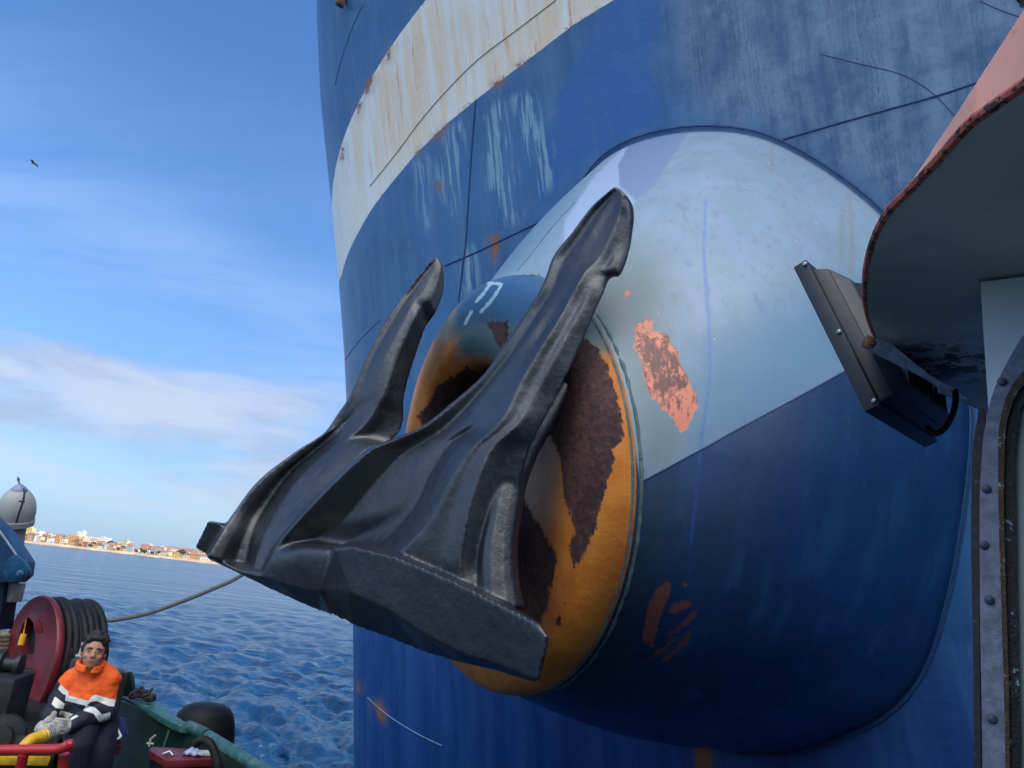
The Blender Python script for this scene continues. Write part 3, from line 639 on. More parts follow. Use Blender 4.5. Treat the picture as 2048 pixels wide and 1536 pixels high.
pin = MB(); pin.pslab([(388, 1095), (412, 1045), (418, 1040), (436, 1044), (446, 1052), (436, 1100), (420, 1112)], 5.30, .34, (.3, 1, 0))
rib = MB()
rp_ = crom([(1130, 770), (1092, 838), (1052, 900), (1022, 970), (1006, 1040), (998, 1100), (998, 1160), (1006, 1225)], 5)
rib.tube([P(x, y, 4.02 + .0011 * (1225 - y)) for x, y in rp_], list(np.interp(np.linspace(0, 1, len(rp_)), [0, .5, 1], [.05, .10, .12])), 12)
am = MB()
am.add(v1, f1); am.add(v2, f2); am.add(cm.V, cm.F); am.add(pin.V, pin.F); am.add(rib.V, rib.F)
am_me = am.me('anchor')
am_me = evaluated(am_me, [('REMESH', dict(mode='VOXEL', voxel_size=.011)), ('SMOOTH', dict(factor=.5, iterations=4))])
# hammered casting surface
Va = verts(am_me)
from mathutils import noise as mn
nor = np.array([v.normal[:] for v in am_me.vertices])
dsp = np.array([mn.fractal(Vector(p * 9), 1.0, 2.0, 4) * .0016 + mn.noise(Vector(p * 2.3)) * .005 for p in Va])
setverts(am_me, Va + nor * dsp[:, None])
# label the parts of the casting
kd = KDTree(len(v1) + len(v2) + 2200)
for i, p in enumerate(v1): kd.insert(p, 0)
for i, p in enumerate(v2): kd.insert(p, 1)
for q0, q1 in zip(cw[:-1], cw[1:]):
    for a_ in np.linspace(0, 1, 8):
        for k in range(4):
            for b_ in np.linspace(0, 1, 4):
                e0 = q0[k] * (1 - b_) + q0[(k + 1) % 4] * b_; e1 = q1[k] * (1 - b_) + q1[(k + 1) % 4] * b_
                kd.insert(e0 * (1 - a_) + e1 * a_, 2)
for p in pin.V: kd.insert(p, 3)
kd.balance()
Va = verts(am_me); am_me.calc_loop_triangles() if False else None
vn = np.array([v.normal[:] for v in am_me.vertices])
lab = np.array([kd.find(p.center)[1] for p in am_me.polygons])
cx_ = proj(np.array([p.center[:] for p in am_me.polygons]))[0]; lab = np.where((lab == 3) & (cx_ > 425), 2, lab)
anchor = empty('anchor', P(700, 1200, 4.4), 'huge black stockless anchor drawn up against the orange hawse ring of the blue ship', 'anchor')
im, t, S = newmat('black_anchor_paint'); o = t.pos()
na = t.noise(o, 2.2, 5, .6); nb = t.noise(o, 14, 6, .65); nc_ = t.noise(o, 70, 4, .6)
c = t.mix(t.step(na, .35, .68), (.005, .008, .014), (.011, .015, .023))
c = t.mix(t.math('MULTIPLY', t.step(nb, .58, .74), .3), c, (.03, .034, .042))
c = t.mix(t.math('MULTIPLY', t.step(t.math('ADD', t.math('MULTIPLY', na, .5), t.math('MULTIPLY', nb, .5)), .57, .64), .35), c, (.034, .032, .026))
c = t.mix(t.math('MULTIPLY', t.step(nc_, .70, .76), t.step(nb, .55, .62)), c, (.22, .20, .18))
S(base=c, rough=t.math('ADD', .22, t.math('MULTIPLY', nb, .36)), spec=1.0,
  normal=t.bump(t.math('ADD', t.math('MULTIPLY', nb, 1.0), t.math('MULTIPLY', nc_, .18)), .26, .02))
for k, nm in enumerate(['fluke', 'fluke', 'crown', 'trunnion']):
    ids = np.nonzero(lab == k)[0]
    if not len(ids): continue
    fs = [tuple(am_me.polygons[i].vertices) for i in ids]; us = sorted({v for f in fs for v in f}); mp = {v: i for i, v in enumerate(us)}
    me = mesh(nm, Va[us], [tuple(mp[v] for v in f) for f in fs])
    me.polygons.foreach_set('use_smooth', [True] * len(me.polygons))
    me.normals_split_custom_set_from_vertices([tuple(v) for v in vn[us]])
    obj(nm, me, im, anchor, smooth=False)
# shank running back into the pipe
sk = MB(); a0 = P(760, 1130, 4.9); a1 = RC - AX * .5 + VX * -.15; a2 = RC - AX * 2.3
sk.tube([a0, a0 * .4 + a1 * .6, a1, a2], [.17, .16, .15, .14], 14); sk.build('shank', im, anchor)

# ------------------------------------------------------------------ sea
def ztile():
    az = np.concatenate([np.linspace(-75, -44, 60, endpoint=False), np.linspace(-44, -6, 780, endpoint=False), np.linspace(-6, 75, 110)])
    inv = np.concatenate([np.linspace(1 / 4., 1 / 11., 60, endpoint=False), np.linspace(1 / 11., 1 / 220., 760, endpoint=False), np.linspace(1 / 220., 1 / 6000., 70)])
    r = 1 / inv
    A, R_ = np.meshgrid(np.radians(az), r); X = np.sin(A) * R_; Y = np.cos(A) * R_; Z = np.zeros_like(X)
    rng = np.random.default_rng(3); sp_ = np.maximum(R_ * R_ / 8200, R_ * .0009)
    for i in range(90):
        lam = .40 * (5.0 / .40) ** (i / 89.) ; kk = 2 * math.pi / lam
        th = math.radians(28) + rng.normal() * .42; ph = rng.uniform(0, 6.28)
        amp = .0082 * lam ** .72 * rng.uniform(.5, 1.4)
        amp_ = amp * np.clip((lam / sp_ - 2) / 3, 0, 1)
        u = kk * (X * math.cos(th) + Y * math.sin(th)) + ph
        u = u + .35 * np.sin(u * .37 + ph) 
        Z += amp_ * (np.sin(u) + .22 * np.cos(2 * u))
    n, m = X.shape
    V = np.stack([X, Y, Z], -1).reshape(-1, 3)
    idx = np.arange(n * m).reshape(n, m)
    q = np.stack([idx[:-1, :-1], idx[1:, :-1], idx[1:, 1:], idx[:-1, 1:]], -1).reshape(-1, 4)
    return V, q
def bigmesh(name, V, q):
    me = D.meshes.new(name); me.vertices.add(len(V)); me.vertices.foreach_set('co', V.ravel())
    me.loops.add(q.size); me.loops.foreach_set('vertex_index', q.ravel().astype(np.int32))
    me.polygons.add(len(q)); me.polygons.foreach_set('loop_start', np.arange(0, q.size, 4, dtype=np.int32)); me.polygons.foreach_set('loop_total', np.full(len(q), 4, dtype=np.int32))
    me.polygons.foreach_set('use_smooth', [True] * len(q)); me.update(calc_edges=True); return me
V, q = ztile(); sea_me = bigmesh('sea', V, q)
sm, t, S = newmat('sea_water'); o = t.pos()
rip = t.noise(t.scl(o, (1, 1.9, 1), rot=(0, 0, .5)), 2.6, 6, .62, .3); rip2 = t.noise(t.scl(o, (1, 1.6, 1), rot=(0, 0, .3)), .35, 4, .6)
S(base=t.mix(rip2, (.002, .024, .075), (.005, .050, .13)), rough=t.math('ADD', .06, t.math('MULTIPLY', t.noise(t.scl(o, (.02, .09, 1)), 1.0, 5, .6), .22)), ior=1.333, spec=.42,
  normal=t.bump(t.math('ADD', t.math('ADD', t.math('MULTIPLY', rip, .8), t.math('MULTIPLY', rip2, 3.0)), t.math('MULTIPLY', t.noise(t.scl(o, (.05, .14, 1)), 1.0, 4, .6), 14)), 1.0, .12))
sea = obj('sea', sea_me, sm); tag(sea, 'choppy blue sea water', kind='structure')
# plain water surface behind and around the camera, a little lower
bk_ = MB(); 
for (x0, x1, y0, y1) in ((-3000, 3000, -2500, -.2),): bk_.add([(x0, y0, -.25), (x1, y0, -.25), (x1, y1, -.25), (x0, y1, -.25)], [(0, 1, 2, 3)])
bk_.add([(-14, -.2, -.26), (14, -.2, -.26), (14, 14, -.26), (-14, 14, -.26)], [(0, 1, 2, 3)])
o_ = bk_.build('water', sm, smooth=False); tag(o_, kind='structure')

# ------------------------------------------------------------------ far shore town
def at_y(px, Yw, z=0):
    v = pdir(px, 1090 + .113 * (px - 50)); return np.array([v[0] / v[1] * Yw, Yw, z])
YS = 1000.
m_beach = paint('beach_sand', (.42, .33, .22), .9, scale=.05, bumpS=0); 
lb = MB(); xs = np.linspace(-2600, 900, 141)
pr_ = [(0, -1), (0, .6), (9, 2.2), (14, 3.2), (60, 4), (400, 9)]
Vb = [(x, YS - 6 + 5 * math.sin(x * .011) + a + 2 * math.sin(x * .07), z_) for x in xs for a, z_ in pr_]
lb.add(Vb, [(i * 6 + k, (i + 1) * 6 + k, (i + 1) * 6 + k + 1, i * 6 + k + 1) for i in range(140) for k in range(5)])
tag(lb.build('shore', m_beach), 'sandy far shore', kind='structure')
WC = {'yellow': (.70, .50, .14), 'cream': (.66, .56, .40), 'white': (.78, .76, .72), 'orange': (.62, .32, .12), 'brown': (.30, .18, .12), 'tan': (.48, .36, .25), 'grey': (.42, .44, .46), 'pale blue': (.40, .55, .62), 'red': (.45, .14, .10), 'pink': (.55, .30, .26)}
def facade(c):
    nm = 'facade_' + c.replace(' ', '_')
    if nm in _mc: return _mc[nm]
    m, t, S = newmat(nm); sp = t.sep(t.pos())
    col = WC[c]
    fx = t.math('FRACT', t.math('MULTIPLY', t.math('ADD', sp[0], t.math('MULTIPLY', sp[1], .7)), .31)); fz = t.math('FRACT', t.math('MULTIPLY', sp[2], .33))
    w = t.math('MULTIPLY', t.math('MULTIPLY', t.math('GREATER_THAN', fx, .35), t.math('LESS_THAN', fx, .72)), t.math('MULTIPLY', t.math('GREATER_THAN', fz, .3), t.math('LESS_THAN', fz, .8)))
    S(base=t.mix(t.math('MULTIPLY', w, .75), col, (.07, .07, .08)), rough=.8); _mc[nm] = m; return m
m_roof = paint('roof_tile', (.26, .15, .11), .85, scale=.3, bumpS=0); m_roofg = paint('roof_flat', (.5, .48, .45), .85, scale=.3, bumpS=0)
RND = random.Random(5)
def house(px0, px1, hpx, c, row, label, cat='house', group=None, flat=None, z0=None):
    Yw = YS + 22 + row * 34; a = at_y(px0, Yw); b = at_y(px1, Yw); z = 3.0 + row * 1.2 if z0 is None else z0
    w = b[0] - a[0]; hh = 1.15 * hpx * proj([a])[2][0] / F / math.cos(.28) ; dpt = max(8, min(18, w * .7)); c0 = np.array([(a[0] + b[0]) / 2, Yw + dpt / 2, 0])
    e = empty('building' if cat != 'house' else 'house', (c0[0], c0[1], z), label, cat, group)
    flat = (hh > 9) if flat is None else flat; rz = RND.uniform(-.12, .12)
    b_ = MB(); b_.box((c0[0], c0[1], z + hh / 2 - .5), w * .96, dpt, hh + 1, rz)
    b_.build('wall', facade(c), e, smooth=False)
    r = MB(); ax = (np.array([math.cos(rz), math.sin(rz), 0]), np.array([-math.sin(rz), math.cos(rz), 0]), np.array([0, 0, 1.]))
    if flat: r.box((c0[0], c0[1], z + hh + .25), w * .99, dpt * 1.03, .5, rz); r.box(np.array([c0[0], c0[1], z + hh + 1.2]) + ax[0] * w * .18, w * .22, dpt * .4, 1.4, rz); r.build('roof', m_roofg, e, smooth=False)
    else:
        q = [np.array([c0[0], c0[1], z + hh]) + ax[0] * i * w * .52 + ax[1] * j * dpt * .55 for i in (-1, 1) for j in (-1, 0, 1)]
        q[1] = q[1] + [0, 0, min(2.4, w * .25)]; q[4] = q[4] + [0, 0, min(2.4, w * .25)]
        r.add(q, [(0, 1, 4, 3), (1, 2, 5, 4), (0, 2, 1), (3, 4, 5), (0, 3, 5, 2)]); r.build('roof', m_roof, e, smooth=False)
    return e
ORD = ['first', 'second', 'third', 'fourth', 'fifth', 'sixth', 'seventh', 'eighth', 'ninth', 'tenth', 'eleventh', 'twelfth', 'thirteenth', 'fourteenth', 'fifteenth', 'sixteenth', 'seventeenth', 'eighteenth', 'nineteenth', 'twentieth'] + ['twenty-' + q for q in ('first', 'second', 'third', 'fourth', 'fifth', 'sixth', 'seventh', 'eighth', 'ninth')]
_cnt = {}
def nth(k):
    _cnt[k] = _cnt.get(k, 0) + 1; return ORD[_cnt[k] - 1]
G1 = 'buildings of the far shore town'
spec = [(37, 56, 19, 'yellow', 1, 'tall yellow apartment block at the left end of the shore town', 'building'), (60, 71, 15, 'white', 1, 'white block just right of the tall yellow one on the far shore', 'building'),
        (131, 151, 15, 'orange', 1, 'broad orange block with balconies, left of centre in the shore town', 'building'), (145, 158, 21, 'white', 3, 'tall white tower-like block rising behind the orange block', 'building'),
        (157, 205, 13, 'white', 4, 'long low white building on the rise behind the shore trees', 'building'), (204, 216, 9, 'white', 0, 'small bright white house by the beach below the long white building', 'house'),
        (232, 250, 13, 'cream', 3, 'cream block with light roof behind the middle of the shore town', 'building'), (275, 295, 13, 'pink', 2, 'pinkish red block under a dark tree on the far shore', 'building'),
        (296, 322, 11, 'tan', 2, 'tan block right of the pinkish red one on the far shore', 'building'), (323, 408, 9, 'white', 4, 'very long white warehouse at the right end of the shore town', 'building'),
        (376, 390, 9, 'orange', 0, 'small orange house below the long white warehouse', 'house'), (391, 421, 8, 'white', 0, 'low white pavilion with dark window band near the right end of the shore', 'building'),
        (212, 228, 8, 'pale blue', 1, 'pale blue low block at the middle of the shore town', 'building'), (248, 262, 9, 'pale blue', 0, 'pale blue house on the beach left of the pinkish red block', 'house'), (74, 96, 11, 'tan', 2, 'wide tan block with brown roofs between yellow and orange blocks', 'building')]
for s_ in spec: house(s_[0], s_[1], s_[2], s_[3], s_[4], s_[5], s_[6], G1)
x = 20.0; cs = ['white', 'cream', 'tan', 'brown', 'orange', 'white', 'grey', 'cream', 'pale blue', 'white', 'yellow', 'red']
while x < 520:
    w = RND.uniform(6, 13); cc = RND.choice(cs if x > 150 else ['white', 'cream', 'tan', 'orange', 'brown', 'white', 'yellow'])
    rowi = RND.choice([0, 0, 1]); house(x, x + w, RND.uniform(4.5, 8.5) + (3 if x < 150 else 0), cc, rowi, '%s small %s house from the left in the front row of the far shore' % (nth('a' + cc), cc), 'house', 'small %s houses along the far shore' % cc)
    x += w * RND.uniform(.8, 1.25)
x = 24.0
while x < 420:
    w = RND.uniform(8, 16); cc = RND.choice(['white', 'tan', 'cream', 'grey'])
    house(x, x + w, RND.uniform(6, 9) + (4 if x < 150 else 0), cc, 3, '%s low %s house from the left in the rear row of the far shore town' % (nth('b' + cc), cc), 'house', 'low %s houses behind the shore row' % cc); x += w * RND.uniform(1.0, 2.2)
m_leaf = paint('far_foliage', (.035, .060, .028), .9, scale=.4, bumpS=0, var=.5); m_bark = paint('far_bark', (.10, .07, .05), .9)
def tree(px, row, r, hgt, label, group):
    a = at_y(px, YS + 14 + row * 30, 2.5 + row); e = empty('tree', a, label, 'tree', group)
    b = MB(); b.tube([a, a + [0.2, 0, hgt * .55]], [.35, .2], 6); b.build('trunk', m_bark, e)
    c_ = MB()
    for _ in range(170):
        u = np.array([RND.gauss(0, 1), RND.gauss(0, 1), RND.gauss(0, 1)]); u /= np.linalg.norm(u); rr_ = r * RND.uniform(.45, 1.08)
        p = a + [0, 0, hgt * .62] + u * [rr_, rr_, rr_ * .62]; s1 = r * RND.uniform(.12, .24)
        d1 = np.array([RND.gauss(0, 1), RND.gauss(0, 1), RND.gauss(0, 1)]); d1 /= np.linalg.norm(d1); d2 = np.cross(d1, u); d2 /= np.linalg.norm(d2) + 1e-6
        c_.add([p - d1 * s1, p - d2 * s1, p + d1 * s1, p + d2 * s1], [(0, 1, 2, 3)])
    c_.build('crown', m_leaf, e, smooth=False)
for px, row, r, h_, lb_ in [(215, 3, 5, 12, 'round dark tree above the roofs in the middle of the shore town'), (285, 3, 5, 13, 'dark tree rising over the pinkish red block on the shore'), (360, 1, 7, 10, 'broad dark tree in front of the long white warehouse'),
                            (352, 1, 5, 8, 'smaller dark tree left of the broad one before the warehouse')]:
    tree(px, row, r, h_, lb_, None)
for tx in sorted(RND.uniform(150, 330) for i in range(26)): tree(tx, RND.choice([0, 1, 2]), RND.uniform(2.2, 3.8), RND.uniform(5, 8), nth('t') + ' small dark tree from the left among the shore houses', 'small trees among the shore houses')

# ------------------------------------------------------------------ birds
gm = paint('gull_feathers', (.16, .17, .20), .8); gw = paint('gull_pale', (.55, .56, .60), .8)
bc = P(67, 327, 60); b = MB()
b.lathe(bc - [.22, 0, 0], (1, 0, .1), [(0, .005), (.06, .04), (.2, .06), (.34, .05), (.42, .02), (.46, .003)], 10)
bird = b.build('flying_bird', gm); tag(bird, 'tiny dark bird gliding in the open blue sky', 'bird')
for s_ in (-1, 1):
    w = MB(); w.slab([bc + [-.05, 0, .02], bc + [.10, 0, .02], bc + [.14, s_ * .30, .12], bc + [.02, s_ * .62, .04], bc + [-.06, s_ * .3, .10]], [bc + [-.05, 0, .0], bc + [.10, 0, .0], bc + [.14, s_ * .30, .10], bc + [.02, s_ * .62, .03], bc + [-.06, s_ * .3, .08]])
    wo = w.build('wing', gm); wo.parent = bird

# ------------------------------------------------------------------ the tug we stand on
def PZ(px, py, z):
    v = pdir(px, py); return CP + v * ((z - CAMZ) / v[2])
DK = 2.6
RAIL = 3.70
green = paint('bulwark_green', (.004, .024, .014), .5, wear=(.02, .04, .03), wamt=.63, scale=4)
railg = paint('rail_green', (.03, .13, .12), .5, wear=(.14, .20, .21), wamt=.56, scale=9)
deckm = paint('tug_deck_green', (.012, .045, .028), .65, wear=(.06, .05, .04), wamt=.6, scale=3)
blackm = paint('black_rubber', (.009, .009, .011), .6, wear=(.04, .04, .045), wamt=.66, scale=9, bumpS=.3, spec=.3)
darkm = paint('dark_machinery', (.012, .014, .016), .5, wear=(.06, .05, .045), wamt=.62, scale=8)
redm = paint('red_paint', (.42, .018, .022), .32, wear=(.20, .05, .04), wamt=.68, scale=8, bumpS=.12)
redd = paint('winch_red', (.17, .016, .026), .45, wear=(.12, .03, .03), wamt=.62, scale=6)
yelm = paint('yellow_paint', (.70, .40, .02), .4, wear=(.35, .2, .05), wamt=.68, scale=12)
whm = paint('bracket_white', (.85, .84, .78), .5, wear=(.45, .30, .20), wamt=.66, scale=30)
steel = paint('bare_steel', (.35, .36, .38), .35, metal=.8, scale=12)
# plan line of the port bulwark
b0 = PZ(232, 1389, RAIL); b1 = PZ(380, 1450, RAIL); b2 = PZ(520, 1538, RAIL)
dirb = (b2 - b1) / np.linalg.norm(b2 - b1); bend = b2 + dirb * 3.2; far_ = b0 + (b0 - b1) / np.linalg.norm(b0 - b1) * 2.2
dk_pts = [far_, b0, b1, b2, bend]
tug = empty('tugboat', (0, 1.5, 0), 'tug deck with a green bulwark and white wheelhouse side under a salmon-edged overhang', 'tugboat')
m = MB(); ol = [np.array([p[0], p[1], DK]) for p in dk_pts] + [np.array([2.2, -1.5, DK]), np.array([2.2, -7, DK]), np.array([-5.5, -7, DK]), np.array([-6.2, 4, DK]), np.array([far_[0] - 1.0, far_[1] - .6, DK])]
m.slab(ol, [p - [0, 0, .12] for p in ol]); m.build('deck', deckm, tug, smooth=False)
m = MB(); 
for p, q in zip(dk_pts[:-1], dk_pts[1:]):
    t_ = (q - p); t_[2] = 0; t_ /= np.linalg.norm(t_); nn = np.array([t_[1], -t_[0], 0]) * .02
    a, b = p.copy(), q.copy(); a[2] = b[2] = RAIL - .03; c, d = q.copy(), p.copy(); c[2] = d[2] = .4
    m.slab([a - nn, b - nn, c - nn, d - nn], [a + nn, b + nn, c + nn, d + nn])
m.build('bulwark', green, tug, smooth=False)
# outer hull of the tug below the deck
m = MB(); ol2 = [p * np.array([1, 1, 0]) + [0, 0, DK - .13] for p in ol]; m.slab(ol2, [p * np.array([1, 1, 0]) * np.array([.97, .97, 0]) + [0, 0, -.8] for p in ol]); m.build('hull', paint('tug_hull_black', (.01, .012, .015), .5), tug, smooth=False)
# wide flat cap, then pipe rail with a joint
def lerp(a, b, t): return a * (1 - t) + b * t
m = MB(); cap = [PZ(x, y, RAIL) for x, y in [(270, 1392), (288, 1393), (308, 1405), (332, 1418), (356, 1434), (380, 1449), (378, 1454), (362, 1452), (346, 1446), (329, 1437), (294, 1416), (270, 1400)]]
m.slab(cap, [p - [0, 0, .05] for p in cap]); m.build('cap_rail', railg, tug, bevel=.008)
for (x0, y0, x1, y1) in ((377, 1453, 414, 1470), (417, 1473, 560, 1562)):
    m = MB(); A_, B_ = PZ(x0, y0, RAIL - .01), PZ(x1, y1, RAIL - .01); m.tube([A_, lerp(A_, B_, .5), B_], .045, 14); m.build('pipe_rail', railg, tug)
m = MB(); m.tube([PZ(228, 1386, RAIL - .1), PZ(268, 1402, RAIL - .1), PZ(294, 1420, RAIL - .1)], .035, 8); m.build('stringer', green, tug)
for x, y, x2, y2, w in [(250, 1410, 252, 1500, .05), (294, 1420, 268, 1480, .055), (348, 1448, 329, 1500, .05), (338, 1460, 328, 1490, .02), (430, 1482, 410, 1560, .05)]:
    m = MB(); A_ = PZ(x, y, RAIL - .05); d_ = proj([A_])[2][0]; B_ = P(x2, y2, d_ - .05); e_ = A_ + (B_ - A_) * 1.6
    m.tube([A_, B_, e_], w * .5, 4); m.build('stanchion', paint('stanchion_green', (.03, .12, .06), .5, wear=(.16, .16, .06), wamt=.6, scale=10), tug, smooth=False)
# wheelhouse side wall (seen as a sliver on the right) and its window frame
WP = np.array([1.235, 1.97]); WD = np.array([1, -.75]) / math.hypot(1, .75); WN = np.array([-.287, -.958, 0]); WN /= np.linalg.norm(WN)
WN = np.array([-WD[1] * -1, -WD[0], 0]) if False else np.array([WD[1], -WD[0], 0])
def PWd(px, py, off=0.0):
    v = pdir(px, py); p0 = np.array([WP[0], WP[1], 0]) + WN * off
    return CP + v * ((p0 - CP).dot(WN) / v.dot(WN))
wallm = paint('wheelhouse_white', (.82, .86, .88), .35, wear=(.62, .68, .70), wamt=.66, scale=3, bumpS=.08, var=.06)
m = MB(); A_ = np.array([*WP, 0]); B_ = A_ + np.array([*WD, 0]) * 2.4; back = pdir(1970, 1150) * np.array([1, 1, 0]) * .08
A_ = PWd(1970, 700); A_[2] = 0
q = [A_ + [0, 0, DK], B_ + [0, 0, DK], B_ + [0, 0, 5.99], A_ + [0, 0, 5.99]]; m.slab(q, [p + back for p in q])
q2 = [B_ + [0, 0, DK], B_ + [0, 0, 5.99], B_ + np.array([.3, -4, 5.99]), B_ + np.array([.3, -4, DK])]; m.slab(q2, [p + [.08, 0, 0] for p in q2])
m.build('wheelhouse_wall', wallm, tug, smooth=False)
# unseen dark block added behind the camera to cut low sky light
m = MB(); m.slab([np.array([x, y, DK]) for x, y in ((-3.6, -2.2), (2.4, -2.2), (2.4, -6.5), (-3.6, -6.5))], [np.array([x, y, 8.3]) for x, y in ((-3.6, -2.2), (2.4, -2.2), (2.4, -6.5), (-3.6, -6.5))]); m.build('unseen_blocker', paint('deckhouse_green', (.02, .06, .045), .5), tug, bevel=.05)
def strip(name, outer, inner, off, th, mt, bevel=.002, par=tug):
    n = len(outer); o_ = [PWd(x, y, off) for x, y in outer]; i_ = [PWd(x, y, off) for x, y in inner]
    bk_ = lambda L: [p - WN * th for p in L]
    m = MB(); V = o_ + i_ + bk_(o_) + bk_(i_); Fc = []
    for k in range(n - 1):
        Fc += [(k, k + 1, n + k + 1, n + k), (2 * n + k, 3 * n + k, 3 * n + k + 1, 2 * n + k + 1), (k, 2 * n + k, 2 * n + k + 1, k + 1), (n + k, n + k + 1, 3 * n + k + 1, 3 * n + k)]
    Fc += [(0, n, 3 * n, 2 * n), (n - 1, 3 * n - 1, 4 * n - 1, 2 * n - 1)]
    m.add(V, Fc); return m.build(name, mt, par, ang=40)
def rs(pts, n=34):
    a = crom(pts, 6); L = np.concatenate([[0], np.cumsum(np.linalg.norm(np.diff(a, axis=0), axis=1))]); q = np.linspace(0, L[-1], n)
    return [(np.interp(v, L, a[:, 0]), np.interp(v, L, a[:, 1])) for v in q]
c_out = rs([(2090, 615), (2048, 668), (2018, 717), (1999, 754), (1985, 787), (1974, 832), (1966, 880), (1962, 940), (1959, 1024), (1960, 1231), (1963, 1400), (1966, 1620)])
c_in = rs([(2110, 690), (2048, 741), (2032, 758), (2014, 789), (2002, 830), (1997, 864), (1996, 910), (1996, 960), (1998, 1066), (2002, 1190), (2008, 1397), (2013, 1620)])
c_gk = rs([(2120, 705), (2048, 768), (2030, 795), (2018, 825), (2012, 854), (2010, 893), (2008, 960), (2008, 1024), (2012, 1190), (2017, 1347), (2021, 1620)])
c_dk = rs([(2130, 750), (2048, 807), (2038, 840), (2031, 893), (2031, 960), (2032, 1024), (2035, 1190), (2041, 1417), (2044, 1620)])
wf = empty('window_frame', PWd(1990, 1100), 'scuffed grey steel window surround with bolts and peeling gasket on the wheelhouse wall', 'window frame')
fgrey = paint('frame_grey', (.22, .25, .34), .42, wear=(.30, .32, .36), wamt=.70, scale=40, bumpS=.25)
gkm = paint('old_gasket', (.12, .08, .045), .8, wear=(.5, .48, .42), wamt=.60, scale=22, bumpS=.9)
dkm = paint('frame_black', (.012, .014, .02), .5, wear=(.20, .42, .52), wamt=.60, scale=14, bumpS=.6)
strip('flange', c_out, c_in, .035, .03, fgrey, par=wf); strip('gasket', c_in, c_gk, .040, .035, gkm, par=wf); strip('inner_frame', c_gk, c_dk, .030, .03, dkm, par=wf)
dl = rs([(1957, 815), (1953, 850), (1947, 880), (1944, 930), (1942, 1066), (1946, 1314), (1949, 1620)]); dr = rs([(1969, 815), (1970, 850), (1966, 880), (1962, 930), (1958, 1066), (1959, 1314), (1963, 1620)])
strip('side_seal', dl, dr, .02, .05, paint('seal_dark', (.03, .03, .035), .6, wear=(.42, .42, .42), wamt=.64, scale=50), par=wf)
m = MB(); q = [PWd(x, y, .012) for x, y in c_dk] + [PWd(2500, 1620, .012), PWd(2500, 750, .012)]; m.slab(q, [p - WN * .01 for p in q])
gl, t, S = newmat('window_glass'); S(base=(.42, .55, .58), rough=.08, spec=.7); m.build('pane', gl, wf, smooth=False)
for x, y in [(1973, 978), (1979, 1200), (1984, 1437), (2004, 764), (1968, 1090)]:
    m = MB(); m.lathe(PWd(x, y, .034), WN, [(0, .011), (.004, .0115), (.008, .009), (.010, .004), (.0105, 0.0005)], 14); m.build('bolt', paint('bolt_dark', (.07, .08, .12), .45), wf)
# overhang above: rounded-corner plate with an upstand round its edge
HZ_ = 6.0
el = [(2048, 182), (1946, 255), (1873, 335), (1825, 385), (1797, 412), (1775, 437), (1752, 482), (1738, 530), (1733, 575), (1735, 620), (1748, 665), (1768, 700), (1800, 736), (1840, 765), (1880, 785), (1925, 803), (1968, 823), (2010, 850)]
ep = [PZ(x, y, HZ_) for x, y in el]
ep = [ep[0] + (ep[0] - ep[1]) / np.linalg.norm(ep[0] - ep[1]) * k for k in (6.0, 3.0, 1.0)] + ep
ep = [np.array(p) for p in crom(ep[2:], 5)]; ep = [ep[0] + (ep[0] - ep[5]) / np.linalg.norm(ep[0] - ep[5]) * 5] + ep
far_in = [np.array([5.5, ep[-1][1] + .1, HZ_]), np.array([5.5, ep[0][1], HZ_])]
m = MB(); ol = ep + far_in; m.slab(ol, [p + [0, 0, .02] for p in ol])
um, t, S = newmat('overhang_underside'); o = t.pos(); n1 = t.noise(o, 2.2, 5, .6); n2 = t.noise(o, 11, 6, .7); n3 = t.noise(o, 40, 4, .6)
me_ = m.me('plate'); 
c = t.mix(t.step(n1, .35, .68), (.46, .45, .42), (.68, .66, .62))
c = t.mix(t.math('MULTIPLY', t.step(n2, .62, .72), .55), c, (.025, .018, .016))
c = t.mix(t.math('MULTIPLY', t.step(n3, .72, .78), .6), c, (.20, .22, .20))
gc = PZ(1868, 728, HZ_); gd = t.vmath('LENGTH', t.vmath('MULTIPLY', t.vmath('SUBTRACT', o, tuple(gc)), (1.0, 1.15, 0)))
gro = t.math('MULTIPLY', t.math('SUBTRACT', 1, t.step(gd, .10, .42)), t.step(n2, .46, .54)); c = t.mix(gro, c, t.mix(n3, (.02, .012, .010), (.06, .05, .02)))
S(base=c, rough=.5, normal=t.bump(t.math('ADD', n2, gro), .4, .012))
ov = obj('overhang_plate', me_, um, tug, smooth=False)
# edge bead and salmon upstand
orr = paint('edge_orange', (.55, .12, .07), .6, wear=(.07, .03, .028), wamt=.52, scale=8, bumpS=.6)
m = MB(); m.tube([p + [0, 0, .012] for p in ep], .013, 8); m.build('edge_bead', orr, tug)
sal = paint('salmon_paint', (.90, .42, .31), .55, wear=(.82, .33, .22), wamt=.60, scale=5, bumpS=.06, var=.07)
up_ = []
for p in ep[::-1]:
    X1, Y1, d1 = proj([p]); X1 = X1[0]; d1 = d1[0]
    hgt = .012
    if d1 > .6 and p[1] < 1.85 and X1 < 2600:
        for hq in np.linspace(.012, .5, 120):
            x2, y2, _ = proj([p + [.01, 0, .02 + hq]])
            hgt = hq
            if y2[0] < 434 - (x2[0] - 1778) * 1.526: break
    elif p[1] < 1.2: hgt = up_[-1][1] if up_ else .3
    up_.append((p, hgt))
m = MB(); V = []; n = len(up_)
for p, hh in up_: V.append(p + [-.001, 0, .02])
for p, hh in up_: V.append(p + [.010, 0, .02 + hh])
for p, hh in up_: V.append(p + [.04, 0, .02 + hh])
for p, hh in up_: V.append(p + [.04, 0, .02])
Fc = []
